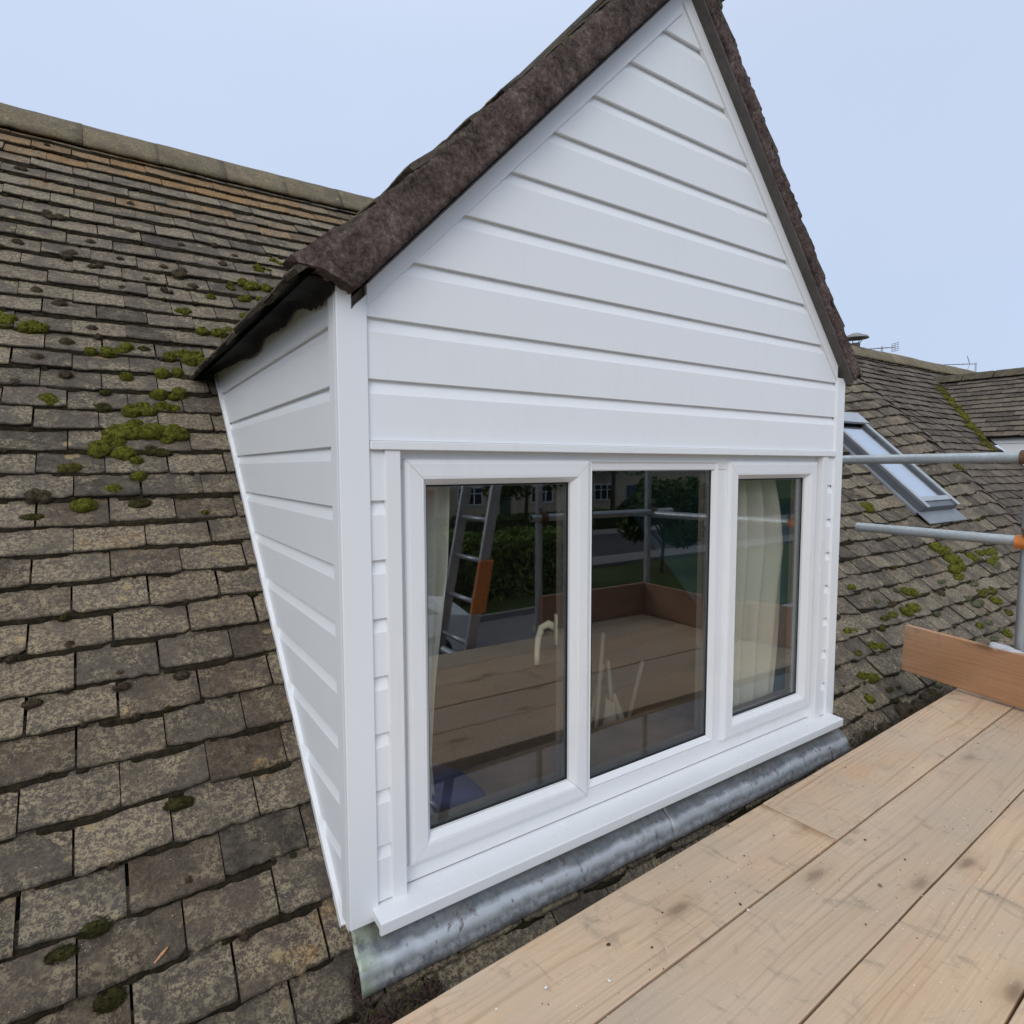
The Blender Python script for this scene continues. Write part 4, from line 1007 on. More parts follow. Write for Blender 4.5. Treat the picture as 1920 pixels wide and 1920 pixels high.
for i in range(60):                                    # valley of the far dormer and the foot of its cheek
    t_ = i/59; x = 12.15-1.55*t_; y = (2.12+0.798*(x-10.83))/0.92
    VAL.append((x-rr.uniform(0.05, 0.20), y-rr.uniform(0.0, 0.05), rr.uniform(0.07, 0.27), rr.uniform(0.04, 0.12), rr.choice('gydyd' if t_ < 0.25 or t_ > 0.85 else 'gygyd'))) if rr.random() < 0.8 else None
mm = [MOSS[k] for k in MK]
o = moss_mesh(REST, 5, MK.index).build("moss", mm, smooth=True, fixn=False); tag(o, "small dark and green moss tufts on the left roof tiles", "moss", kind="stuff")
o = moss_mesh(RIGHT+VAL, 6, MK.index).build("moss", mm, smooth=True, fixn=False); tag(o, "moss tufts and crumbs on the tiles right of the dormer and in the far valley", "moss", kind="stuff")
# brown needle litter caught where apron, tiles and boards meet
mb = MB(); rr = random.Random(9)
def litter(x0, x1, fy, n, spread, mi=0):
    for _ in range(n):
        x = rr.uniform(x0, x1); y = fy(x)+rr.gauss(0, spread); a = rr.random()*PI; L_ = rr.uniform(0.004, 0.014); w_ = rr.uniform(0.001, 0.003)
        c = rp(x, y, 0.004+abs(rr.gauss(0, 0.007))); d = Vector((math.cos(a), math.sin(a)*CS, math.sin(a)*SN+rr.uniform(-0.4, 0.5)))*L_; e_ = Vector((-math.sin(a), math.cos(a)*CS, math.cos(a)*SN))*w_
        mb.add([c-d-e_, c+d-e_, c+d+e_, c-d+e_], [(0,1,2,3)], None, rr.choice((0,0,1,2)))
litter(0.0, 0.20, lambda x: -0.105-0.01*x, 900, 0.013); litter(-0.012, 0.02, lambda x: -0.055, 250, 0.02)
litter(2.3, 3.7, lambda x: -0.06+0.02*(x-2.3), 1500, 0.022)
o = mb.build("litter", [mat_plain("needle_litter", (0.06, 0.032, 0.026), 0.9, 0.4, 60), mat_plain("dark_litter", (0.025, 0.016, 0.012), 0.9, 0.4, 60), mat_plain("olive_litter", (0.05, 0.045, 0.015), 0.9, 0.4, 60)], fixn=False)
tag(o, "brown needle litter caught between the tiles, the lead and the boards", "litter", kind="stuff")
# splinter of orange bark on a tile, lower left
mb = MB(); p, q = rp(-0.424, 0.132, 0.004), rp(-0.394, 0.148, 0.008); d = (q-p); sdv = d.cross(Vector((0, -SN, CS))).normalized()*0.0035; up = Vector((0, -SN, CS))*0.003
mb.hexa([p-sdv*0.5, p+sdv*0.5, p+d*0.6+sdv, p+d*0.6-sdv*1.1, p-sdv*0.4+up, p+sdv*0.4+up, p+d*0.6+sdv*0.8+up*1.3, p+d*0.6-sdv*0.9+up*1.3])
mb.hexa([p+d*0.6-sdv*1.1, p+d*0.6+sdv, q+sdv*0.2, q-sdv*0.2, p+d*0.6-sdv*0.9+up*1.3, p+d*0.6+sdv*0.8+up*1.3, q+sdv*0.15+up, q-sdv*0.15+up])
tag(mb.build("bark_splinter", mat_plain("orange_bark", (0.50, 0.24, 0.12), 0.8, 0.3, 200)), "small orange brown splinter lying on a tile at lower left", "splinter")

aerial("tv_aerial", "left hand television aerial with square grid reflector on the far ridge", (11.45, 4.12, 2.98), 0.20, (0.86, -0.5, 0), 0.66, True, 0.05)
aerial("tv_aerial", "right hand television aerial with V shaped reflector beside a bare mast", (15.95, 4.2, 2.9), 0.42, (0.93, -0.35, 0), 1.05, False, 0.06)
fl = thing("flue_terminal", "mushroom capped flue terminal on the ridge behind the right verge", "flue", (10.3, 4.02, 3.0))
mb = MB(); mb.tube((0,0,-0.05), (0,0,0.09), 0.075, 16); o = mb.build("pipe", mat_plain("dark_flue", (0.10, 0.095, 0.09), 0.7), fl)
mb = MB(); mb.tube((0,0,0.17), (0,0,0.20), 0.21, 20, True, 0.19); mb.tube((0,0,0.2002), (0,0,0.26), 0.19, 20, True, 0.05)
for a in range(4): mb.tube((0.065*math.cos(a*PI/2), 0.065*math.sin(a*PI/2), 0.08), (0.15*math.cos(a*PI/2), 0.15*math.sin(a*PI/2), 0.171), 0.007, 6)
mb.build("cap", mat_plain("grey_cap", (0.22, 0.21, 0.20), 0.6), fl)

# ------------------------------------------------------------------ scaffold
DZ = -0.09; TH = math.radians(2.45); ct, st = math.cos(TH), math.sin(TH); BW = 0.2365; BT = 0.040
ORG = Vector((-0.053, -0.393, DZ))
def board(name, label, cat, x0, x1, row, mat, dz=0.0, rot=0.0, group=None, w=BW-0.0055):
    """board lying along local x; row 0 is next to the house"""
    mb = MB(); n = max(2, int((x1-x0)/0.12)); vs = []; L = x1-x0; rr = random.Random(row*13+int(x0*7)); ph = rr.random()*40
    for i in range(n+1):
        x = L*i/n
        cup = 0.0012*noise.noise(Vector((x*1.3, ph, 0))); e0 = 0.0013*noise.noise(Vector((x*5, ph, 4)))+0.0008*noise.noise(Vector((x*21, ph, 5))); e1 = 0.0013*noise.noise(Vector((x*5, ph, 9)))+0.0008*noise.noise(Vector((x*21, ph, 6)))
        vs += [(x, -w/2+e0, -BT), (x, w/2+e1, -BT), (x, w/2+e1, cup), (x, -w/2+e0, cup)]
    fs = [(i*4+k, (i+1)*4+k, (i+1)*4+(k+1) % 4, i*4+(k+1) % 4) for i in range(n) for k in range(4)]+[(0,1,2,3), tuple(reversed((n*4, n*4+1, n*4+2, n*4+3)))]
    mb.add(vs, fs); o = mb.build(name, mat, bevel=0.0025, seg=2)
    c = ORG+Vector((ct*x0, st*x0, 0))+Vector((st, -ct, 0))*(BW*(row+0.5)-0.0005); c.z = DZ+dz
    o.location = c; o.rotation_euler = (0, 0, TH+rot)
    return tag(o, label, cat, group)
G = "scaffold boards of the working platform"
board("scaffold_board", "front board nearest the window, left piece ending at a brown butt joint", "scaffold board", -1.9, 1.276, 0, WOOD_END, group=G)
board("scaffold_board", "front board nearest the window, far right piece beyond the brown butt joint", "scaffold board", 1.281, 3.25, 0, WOOD, 0.0012, group=G)
board("scaffold_board", "second scaffold board from the window, pale with wavy grain", "scaffold board", -2.0, 3.22, 1, WOOD, -0.001, group=G)
board("scaffold_board", "third scaffold board from the window, greyer, at the lower right corner", "scaffold board", -1.8, 3.27, 2, WOOD, 0.001, group=G)
board("scaffold_board", "fourth scaffold board from the window, seen reflected in the glass", "scaffold board", -1.95, 3.2, 3, WOOD, group=G)
board("scaffold_board", "outermost scaffold board by the outer toe board, seen reflected", "scaffold board", -1.9, 3.24, 4, WOOD, -0.001, group=G)
board("scaffold_board", "short outer scaffold board under the outer toe board, seen reflected", "scaffold board", 1.885, 3.2, 5, WOOD, 0.0, group=G)
# toe boards stand on edge
def edge_board(label, a, b, h, t, za, zb, mat=None):
    a, b = Vector(a), Vector(b); d = (b-a); L = d.length
    mb = MB(); n = 12; vs = []
    for i in range(n+1):
        x = L*i/n; vs += [(x, 0, 0), (x, h, 0), (x, h, t), (x, 0, t)]
    fs = [(i*4+k, (i+1)*4+k, (i+1)*4+(k+1) % 4, i*4+(k+1) % 4) for i in range(n) for k in range(4)]+[(0,1,2,3), tuple(reversed((n*4, n*4+1, n*4+2, n*4+3)))]
    mb.add(vs, fs); o = mb.build("toe_board", mat or TOEWOOD, bevel=0.003)
    ex = Vector((d.x, d.y, zb-za)).normalized(); ez = ex.cross(Vector((0, 0, 1))).normalized(); ey = ez.cross(ex)
    M_ = Matrix((ex, ey, ez)).transposed().to_4x4(); M_.translation = Vector((a.x, a.y, za)); o.matrix_world = M_
    return tag(o, label, "toe board", "toe boards round the platform edge")
edge_board("orange brown toe board with a dark knot, its sawn end hanging over the tiles", (2.917, -0.035, 0), (2.828, -0.74, 0), 0.236, 0.036, -0.060, -0.085)
edge_board("end toe board running back to the outer corner, seen reflected", (2.80, -0.70, 0), (2.80, -1.545, 0), 0.225, 0.036, DZ+0.003, DZ+0.003, TOESHADE)
edge_board("outer toe board along the platform edge, seen reflected in the middle pane", (2.80, -1.590, 0), (1.87, -1.625, 0), 0.225, 0.036, DZ+0.003, DZ+0.003, TOESHADE)
scf = thing("scaffold", "galvanised tube scaffold with guard rails round the board platform", "scaffold", (2.95, -0.49, -2.7))
SI = Matrix.Translation(-Vector(scf.location))
def SF(o): o.parent = scf; o.matrix_parent_inverse = SI; return o
TR = 0.0242
def tube(name, a, b):
    mb = MB(); mb.pipe(a, b, TR, TR-0.0035, 24); return SF(mb.build(name, GALV, smooth=False))
def smooth_tube(o):
    o.data.polygons.foreach_set("use_smooth", [True]*len(o.data.polygons)); m_ = o.modifiers.new("edge", 'EDGE_SPLIT'); m_.split_angle = math.radians(50); return o
for (x, y, zt) in ((2.948, -0.492, 1.30), (2.90, -1.655, 1.30), (1.90, -1.675, 1.05), (-1.55, -1.68, 1.25), (-1.55, -0.50, -0.02)):
    smooth_tube(tube("standard", (x, y, -2.7), (x, y, zt)))
smooth_tube(tube("guard_rail", (2.897, 0.50, 1.018), (2.897, -1.78, 1.026)))
smooth_tube(tube("guard_rail", (2.897, 0.222, 0.657), (2.897, -1.78, 0.634)))
smooth_tube(tube("guard_rail", (3.10, -1.606, 0.650), (1.80, -1.626, 0.655)))
smooth_tube(tube("guard_rail", (3.10, -1.606, 1.10), (1.80, -1.626, 1.10)))
for x in (-1.5, -0.2, 1.25, 2.72): smooth_tube(tube("transom", (x, -0.40, DZ-BT-0.026), (x, -1.8, DZ-BT-0.030)))
for y in (-0.50, -1.62): smooth_tube(tube("ledger", (-2.0, y, DZ-BT-0.078), (3.3, y, DZ-BT-0.078)))
def coupler(loc, mat, rail_axis, label=None):
    """two half shells, one on each tube, with their bolts"""
    x, y, z = loc; mb = MB(); cxx = 2.897 if rail_axis == 'y' else x
    if rail_axis == 'y':
        mb.pipe((2.897, y-0.026, z), (2.897, y+0.026, z), TR+0.008, TR+0.0008, 18); mb.pipe((2.948, y, z-0.024), (2.948, y, z+0.024), TR+0.008, TR+0.0008, 18)
        mb.box(2.885, 2.935, y-0.05, y-0.027, z-0.016, z+0.016)
    else:
        mb.pipe((x-0.026, y+0.05, z), (x+0.026, y+0.05, z), TR+0.008, TR+0.0008, 18); mb.pipe((x, y, z-0.024), (x, y, z+0.024), TR+0.008, TR+0.0008, 18)
    c = SF(mb.build("coupler", mat, bevel=0.002))
    mb = MB()
    if rail_axis == 'y':
        mb.tube((2.868, y-0.012, z+0.028), (2.868, y-0.012, z+0.052), 0.008, 8); mb.tube((2.868, y-0.012, z+0.0515), (2.868, y-0.012, z+0.064), 0.013, 6)
    else: mb.tube((x-0.02, y+0.05, z+0.028), (x-0.02, y+0.05, z+0.06), 0.010, 8)
    o = mb.build("bolt", RUST, c); return c
coupler((2.948, -0.492, 0.646), ORANGE, 'y')
coupler((2.948, -0.492, 1.0215), RUST, 'y')
coupler((2.90, -1.655, 0.65), RUST, 'x'); coupler((1.90, -1.675, 0.655), RUST, 'x')
mb = MB(); mb.pipe((2.948, -0.492, DZ-0.02), (2.948, -0.492, DZ+0.028), TR+0.012, TR+0.001, 20); SF(mb.build("collar", GALV))
# grey foam wrap resting over the toe board against the standard
mb = MB(); nu, nv = 22, 10; vs = []
for i in range(nu+1):
    t_ = i/nu; y = -0.405-0.135*t_
    for k in range(nv):
        an = 2*PI*k/nv; r_ = 0.026*(1+0.25*noise.noise(Vector((t_*4, math.cos(an), math.sin(an)))))*(0.55+0.45*math.sin(PI*min(1, max(0, t_*1.05)))**0.4)
        vs.append((2.872-0.012+1.25*r_*math.cos(an), y, 0.163-0.030*t_+r_*math.sin(an)*1.1))
fs = [(i*nv+k, (i+1)*nv+k, (i+1)*nv+(k+1) % nv, i*nv+(k+1) % nv) for i in range(nu) for k in range(nv)]+[tuple(range(nv)), tuple(reversed(range(nu*nv, (nu+1)*nv)))]
mb.add(vs, fs); tag(mb.build("foam_wrap", RAG, smooth=True), "pale grey foam wrap lying over the toe board beside the upright tube", "foam wrap")
# chips and dirt on the boards
mb = MB(); rr = random.Random(21)
def chip(x, y, s, mi, hgt=None):
    n = rr.choice((4, 5, 6)); a0 = rr.random()*6; el = rr.uniform(0.4, 1.0); h_ = hgt or s*rr.uniform(0.15, 0.5); ro = rr.random()*PI
    pts_ = []
    for k in range(n):
        a = a0+2*PI*k/n+rr.uniform(-0.3, 0.3); px, py = s*math.cos(a)*rr.uniform(0.7, 1.1), s*el*math.sin(a)*rr.uniform(0.7, 1.1)
        pts_.append((px*math.cos(ro)-py*math.sin(ro), px*math.sin(ro)+py*math.cos(ro)))
    mb.add([(x+p[0], y+p[1], DZ+0.0012) for p in pts_]+[(x+p[0]*0.8, y+p[1]*0.8, DZ+0.0012+h_) for p in pts_], [tuple(range(n, 2*n))]+[(k, (k+1) % n, n+(k+1) % n, n+k) for k in range(n)], None, mi)
for _ in range(3200):
    u = rr.uniform(-0.1, 2.7); w = rr.random()*1.15; x = ORG.x+ct*u+st*w; y = ORG.y+st*u-ct*w-0.008
    if noise.noise(Vector((x*2.2, y*3, 2))) < -0.12+0.25*rr.random(): continue
    chip(x, y, rr.uniform(0.0007, 0.0023) if rr.random() < 0.93 else rr.uniform(0.002, 0.004), 0 if rr.random() < 0.72 else 1)
for (x, y, s_, m_) in ((0.778, -0.60, 0.006, 0), (0.425, -0.49, 0.0065, 1), (0.50, -0.55, 0.004, 1), (0.779, -0.578, 0.005, 1), (1.134, -0.737, 0.008, 2), (0.36, -0.56, 0.005, 0), (0.95, -0.47, 0.004, 1), (0.24, -0.50, 0.005, 0), (1.3, -0.62, 0.004, 1), (0.60, -0.49, 0.0035, 1)): chip(x, y, s_, m_)
o = mb.build("sawdust", [mat_plain("white_swarf", (0.74, 0.71, 0.66), 0.8, 0.1), mat_plain("dark_crumb", (0.05, 0.035, 0.025), 0.9, 0.3), mat_plain("mud_crumb", (0.20, 0.15, 0.09), 0.9, 0.3)], fixn=False)
tag(o, "white plastic swarf and dark crumbs scattered on the scaffold boards", "debris", kind="stuff")

# ------------------------------------------------------------------ ladder at the outer edge (seen in the glass)
lad = thing("ladder", "aluminium ladder leaning past the platform edge, reflected in the left pane", "ladder", (0.81, -1.6, -2.7))
LI = Matrix.Translation(-Vector(lad.location))
def LD(o): o.parent = lad; o.matrix_parent_inverse = LI; return o
def lx(z): return 1.40+0.2*(z-0.3)
for y in (-1.955, -1.590):
    mb = MB(); a, b = (lx(-2.7), y, -2.7), (lx(1.25), y, 1.25)
    mb.hexa([(a[0]-0.035, y-0.013, a[2]), (a[0]+0.035, y-0.013, a[2]), (a[0]+0.035, y+0.013, a[2]), (a[0]-0.035, y+0.013, a[2]), (b[0]-0.035, y-0.013, b[2]), (b[0]+0.035, y-0.013, b[2]), (b[0]+0.035, y+0.013, b[2]), (b[0]-0.035, y+0.013, b[2])]); LD(mb.build("stile", ALU, bevel=0.004))
z = 0.66
zs = [0.66+0.25*k for k in range(-13, 3)]
for z in zs:
    mb = MB(); mb.tube((lx(z), -1.942, z), (lx(z), -1.603, z), 0.016, 12); LD(mb.build("rung", ALU, smooth=True))
mb = MB(); mb.hexa([(lx(0.1)-0.05, -1.577, 0.1), (lx(0.1)+0.05, -1.577, 0.1), (lx(0.1)+0.05, -1.555, 0.1), (lx(0.1)-0.05, -1.555, 0.1), (lx(0.42)-0.05, -1.58, 0.42), (lx(0.42)+0.05, -1.58, 0.42), (lx(0.42)+0.05, -1.555, 0.42), (lx(0.42)-0.05, -1.555, 0.42)]); LD(mb.build("pad", ORANGE, bevel=0.006))

# ------------------------------------------------------------------ attic room behind the window
def struct(name, mb, mat, **k): return tag(mb.build(name, mat, **k), kind="structure")
ROOMP = mat_plain("room_paint", (0.30, 0.27, 0.24), 0.9, 0.1, 2, 0.05)
mb = MB(); mb.box(-2.0, 5.0, 0.32, 3.3, -1.00, -0.95); struct("room_floor", mb, mat_plain("room_carpet", (0.34, 0.235, 0.17), 0.95, 0.3, 60))
mb = MB(); mb.box(-2.0, 5.0, 3.3, 3.4, -1.0, 2.55); struct("back_wall", mb, ROOMP)
mb = MB(); mb.box(0.031, W-0.031, 0.0905, 2.6, 1.401, 1.43); struct("room_ceiling", mb, ROOMP)
mb = MB(); mb.box(-2.0, 5.0, 0.30, 0.319, -1.0, -0.42); struct("knee_wall", mb, ROOMP)
SWP = [(0.30, -1.0), (3.4, -1.0), (3.4, 2.5), (0.30, -0.36)]
mb = MB(); mb.prism(SWP, lambda p, h: (h, p[0], p[1]), -2.05, -2.0); struct("side_wall", mb, ROOMP)
mb = MB(); mb.prism(SWP, lambda p, h: (h, p[0], p[1]), 5.0, 5.05); struct("side_wall", mb, ROOMP)
CURT = NT("cream_curtain"); v_ = CURT.coord("Object"); n_ = CURT.noise(CURT.mapping(v_, (300, 300, 300)), 1.0, 2)
CURT.set(CURT.mix(CURT.mr(n_, 0.3, 0.7), (0.66, 0.645, 0.56), (0.80, 0.785, 0.71)), 0.9, CURT.bump(n_, 0.2, 0.001), spec=0.2)
CURT.p.inputs["Sheen Weight"].default_value = 0.2
def curtain(label, xl, xr, z0, z1, folds, yc, amp, seedv):
    """xl/xr: functions of z for the edges; pleats follow the gathered width"""
    mb = MB(); nz, nx = 40, 90; vs = []
    for j in range(nz+1):
        z = z0+(z1-z0)*j/nz; a, b = xl(z), xr(z)
        for i in range(nx+1):
            f = i/nx; ph = f*folds*2*PI+0.5*math.sin(z*3+seedv)+1.2*noise.noise(Vector((f*3, z*0.8, seedv)))
            vs.append((a+(b-a)*f+0.006*math.sin(ph*1.0+1.2), yc+amp*math.sin(ph)+0.01*noise.noise(Vector((f*8, z*2, seedv+2))), z))
    m = nx+1; fs = [(j*m+i, j*m+i+1, (j+1)*m+i+1, (j+1)*m+i) for j in range(nz) for i in range(nx)]
    mb.add(vs, fs); o = mb.build("curtain", CURT.m, smooth=True, fixn=False); so = o.modifiers.new("t", 'SOLIDIFY'); so.thickness = 0.0015
    return tag(o, label, "curtain", "cream curtains inside the dormer window")
def lerp_tab(tab):
    def f(z):
        if z <= tab[0][0]: return tab[0][1]
        for (a, p), (b, q) in zip(tab, tab[1:]):
            if a <= z <= b: return p+(q-p)*(z-a)/(b-a)
        return tab[-1][1]
    return f
curtain("cream pleated curtain gathered at its waist behind the narrow right pane", lerp_tab([(-0.3, 1.60), (1.2, 1.60)]), lerp_tab([(-0.3, 2.05), (0.1, 2.10), (0.38, 2.13), (0.62, 2.17), (0.80, 2.13), (0.95, 2.07), (1.3, 2.0)]), -0.25, 1.33, 4.5, 0.190, 0.048, 2.0)
curtain("narrow strip of cream curtain at the left edge of the wide left pane", lerp_tab([(-0.3, 0.16), (1.3, 0.16)]), lerp_tab([(-0.3, 0.345), (0.1, 0.31), (0.35, 0.325), (0.7, 0.362), (1.0, 0.375), (1.3, 0.38)]), -0.25, 1.33, 2.5, 0.15, 0.016, 5.0)
mb = MB(); mb.tube((0.12, 0.16, 1.335), (2.16, 0.16, 1.335), 0.012, 12); mb.tube((0.12, 0.16, 1.335), (0.10, 0.16, 1.335), 0.02, 12); mb.tube((2.16, 0.16, 1.335), (2.18, 0.16, 1.335), 0.02, 12)
tag(mb.build("curtain_rail", WHITE, smooth=False), "white curtain rail above the window inside the room", "curtain rail")
mb = MB(); mb.box(0.112, 2.168, 0.0895, 0.44, -0.150, -0.122)
tag(mb.build("window_board", mat_plain("brown_window_board", (0.30, 0.205, 0.14), 0.55, 0.25, 7), bevel=0.004), "wide brown wooden window board inside, low behind the panes", "window board")
mb = MB(); nu, nv = 26, 14; vs = []
for j in range(nv+1):
    th = PI*j/nv-PI/2
    for i in range(nu):
        an = 2*PI*i/nu; f = lambda q: math.copysign(abs(q)**0.6, q)
        x = 0.20*f(math.cos(an))*math.cos(th)**0.6; y = 0.13*f(math.sin(an))*math.cos(th)**0.6; z = 0.055*math.sin(th)
        z += 0.010*noise.noise(Vector((x*9, y*9, z*9)))
        vs.append((0.345+x*0.96-z*0.3, 0.275+y, -0.042+z+(-0.28*x)))
fs = [(j*nu+i, j*nu+(i+1) % nu, (j+1)*nu+(i+1) % nu, (j+1)*nu+i) for j in range(nv) for i in range(nu)]
mb.add(vs, fs); tag(mb.build("cushion", mat_plain("blue_cover", (0.06, 0.07, 0.19), 0.9, 0.2, 14), smooth=True), "blue cushion on the inner window board, low in the left pane", "cushion")
# folding stand with a pale cloth behind the middle pane
stn = thing("clothes_stand", "thin white folding stand with pale cloth, faint behind the middle pane", "clothes stand", (1.35, 0.62, -0.95))
SNI = Matrix.Translation(-Vector(stn.location)); WB = mat_plain("stand_white", (0.30, 0.29, 0.27), 0.6, 0.05)
for (a, b) in (((1.20, 0.50, -0.95), (1.33, 0.52, 0.25)), ((1.47, 0.50, -0.95), (1.36, 0.52, 0.12)), ((1.22, 0.72, -0.95), (1.35, 0.54, 0.10)), ((1.50, 0.74, -0.95), (1.62, 0.56, 0.06))):
    mb = MB(); mb.tube(a, b, 0.009, 8); o = mb.build("leg", WB, stn); o.matrix_parent_inverse = SNI
mb = MB(); nx, ny = 14, 18; vs = []
for j in range(ny+1):
    t_ = j/ny
    for i in range(nx+1):
        f = i/nx; wdt = 0.06+0.34*t_
        vs.append((1.335-0.3*wdt+wdt*f, 0.485-0.05*t_+0.012*math.sin(f*9+t_*2), -0.02-0.62*t_-0.03*math.sin(f*PI)))
m = nx+1; mb.add(vs, [(j*m+i, j*m+i+1, (j+1)*m+i+1, (j+1)*m+i) for j in range(ny) for i in range(nx)])
o = mb.build("cloth", mat_plain("pale_cloth", (0.28, 0.265, 0.24), 0.9, 0.06), stn, smooth=True, fixn=False); o.matrix_parent_inverse = SNI; so = o.modifiers.new("t", 'SOLIDIFY'); so.thickness = 0.004

# ------------------------------------------------------------------ street behind the camera, seen in the glass
GZ = -2.7
mb = MB(); n = 24; S_ = 400.0
for i in range(n):
    for j in range(n):
        a = lambda k: -S_+2*S_*k/n
        mb.quad((a(i), a(j), GZ), (a(i+1), a(j), GZ), (a(i+1), a(j+1), GZ), (a(i), a(j+1), GZ))
struct("ground", mb, mat_rough("lawn_ground", [(0.35, (0.035, 0.05, 0.012)), (0.65, (0.075, 0.10, 0.024))], 3, 0.95, 0.4, 0.05), fixn=False)
def strip(name, x0, x1, y0, y1, z, mat):
    mb = MB(); k = int((x1-x0)/5)+1
    for i in range(k):
        a, b = x0+(x1-x0)*i/k, x0+(x1-x0)*(i+1)/k; mb.quad((a, y0, z), (b, y0, z), (b, y1, z), (a, y1, z))
    return struct(name, mb, mat, fixn=False)
strip("road", -120, 160, -22.5, -16.5, GZ+0.012, mat_rough("asphalt", [(0.35, (0.045,0.045,0.048)), (0.65, (0.075,0.075,0.078))], 60, 0.9, 0.3))
PAVE = mat_rough("paving", [(0.35, (0.17,0.16,0.155)), (0.65, (0.26,0.25,0.24))], 20, 0.9, 0.3)
mb = MB(); mb.box(-120, 160, -16.5, -15.0, GZ-0.1, GZ+0.12); struct("pavement", mb, PAVE)
mb = MB(); mb.box(-120, 160, -24.3, -22.5, GZ-0.1, GZ+0.12); struct("pavement", mb, PAVE)
mb = MB(); mb.box(-3, 12.5, -10.6, -0.2, GZ-0.1, GZ+0.015); struct("driveway", mb, mat_rough("driveway_grey", [(0.35, (0.15,0.14,0.15)), (0.65, (0.24,0.23,0.24))], 20, 0.9, 0.3))
mb = MB(); mb.box(-3, 12.5, -10.75, -10.6, GZ-0.1, GZ+0.14); struct("kerb", mb, PAVE)
LEAF = {}
def leafmat(name, a, b):
    t = NT(name); v = t.coord("Object"); r, g, _ = t.attr(); nz = t.noise(v, 1.3, 3)
    c = t.mix(t.mr(r, 0, 1), a, b); c = t.mix(t.mr(nz, 0.35, 0.7, 0, 0.4), c, tuple(x*0.5 for x in a))
    return t.set(c, 0.7, spec=0.3)
def leaves(mb, rr, centre_fn, n, size):
    for _ in range(n):
        c = centre_fn(rr); a, b = rr.random()*2*PI, rr.uniform(-1, 1); s_ = size*rr.uniform(0.6, 1.4)
        d = Vector((math.cos(a)*math.sqrt(1-b*b), math.sin(a)*math.sqrt(1-b*b), b)); e_ = d.orthogonal().normalized(); e2 = d.cross(e_)
        ro = rr.random()*PI; u_ = math.cos(ro)*e_+math.sin(ro)*e2; w_ = d.cross(u_); t_ = rr.random()
        mb.add([c-u_*s_, c+w_*s_*0.45, c+u_*s_, c-w_*s_*0.45], [(0,1,2,3)], (t_, 0, 0, 1))
def hedge(label, x0, x1, y0, y1, h, n, mat, seedv):
    rr = random.Random(seedv); root = thing("hedge", label, "hedge", ((x0+x1)/2, (y0+y1)/2, GZ))
    inv = Matrix.Translation(-Vector(root.location)); mb = MB()
    def cf(r): 
        x = r.uniform(x0, x1); hh = h*(1+0.12*noise.noise(Vector((x*0.6, seedv, 0)))); f = r.random()
        if f < 0.5: return Vector((x, r.uniform(y0, y1), GZ+hh*r.uniform(0.9, 1.05)))
        return Vector((x, (y0 if f < 0.7 else y1)+r.gauss(0, 0.08), GZ+hh*r.random()))
    leaves(mb, rr, cf, n, 0.09); o = mb.build("foliage", mat, root, fixn=False); o.matrix_parent_inverse = inv
    mb = MB(); x = x0+0.3
    while x < x1: mb.tube((x, (y0+y1)/2, GZ), (x+rr.uniform(-.1,.1), (y0+y1)/2+rr.uniform(-.2,.2), GZ+h*0.9), 0.05, 6, True, 0.02); x += 0.8
    mb.box(x0+0.25, x1-0.25, y0+0.2, y1-0.2, GZ, GZ+h*0.8)
    o = mb.build("stem", mat_plain("hedge_stem", (0.03, 0.03, 0.012), 0.9), root); o.matrix_parent_inverse = inv
LM1 = leafmat("hedge_leaf", (0.075, 0.12, 0.018), (0.19, 0.27, 0.045)); LM2 = leafmat("tree_leaf", (0.04, 0.075, 0.015), (0.10, 0.16, 0.03))
hedge("tall loose green hedge beyond the drive, reflected in the left pane", 3.5, 11.6, -14.4, -12.4, 1.7, 12000, LM1, 3)
hedge("low trimmed hedge across the road before the houses", 8, 60, -26.2, -25.2, 1.1, 12000, LM2, 4)
def tree(label, x, y, h, r, seedv, n=6000):
    rr = random.Random(seedv); root = thing("tree", label, "tree", (x, y, GZ), "trees along the street"); mb = MB()
    mb.tube((0, 0, 0), (0.1, 0.05, h*0.5), 0.16*h/6, 10, True, 0.09*h/6)
    cl = []
    for k in range(9):
        a = k*2.4+rr.random(); e_ = Vector((math.cos(a)*r*rr.uniform(0.4, 0.8), math.sin(a)*r*rr.uniform(0.4, 0.8), h*rr.uniform(0.5, 0.95)))
        b = Vector((0.05, 0.03, h*rr.uniform(0.28, 0.5))); mb.tube(b, e_, 0.06*h/6, 6, True, 0.02); cl.append((e_, r*rr.uniform(0.3, 0.5)))
    mb.build("trunk", mat_plain("bark", (0.09, 0.07, 0.05), 0.9), root)
    mb = MB()
    def cf(q):
        c, rad = q.choice(cl); d = Vector((q.gauss(0, 1), q.gauss(0, 1), q.gauss(0, 1))).normalized()*rad*q.random()**0.45; return c+d
    leaves(mb, rr, cf, n, 0.13); mb.build("crown", LM2, root, fixn=False)
tree("dense tree beyond the road, reflected in the middle pane", 19.5, -26.8, 5.2, 2.6, 1)
tree("dark bushy tree at the roadside on the right, reflected", 15.6, -13.0, 2.9, 1.5, 2, 5000)
tree("tall tree between the far houses, reflected", 34, -35, 8.0, 3.2, 3)
tree("rounded tree far along the street, reflected", 52, -30, 6.5, 3.0, 4)
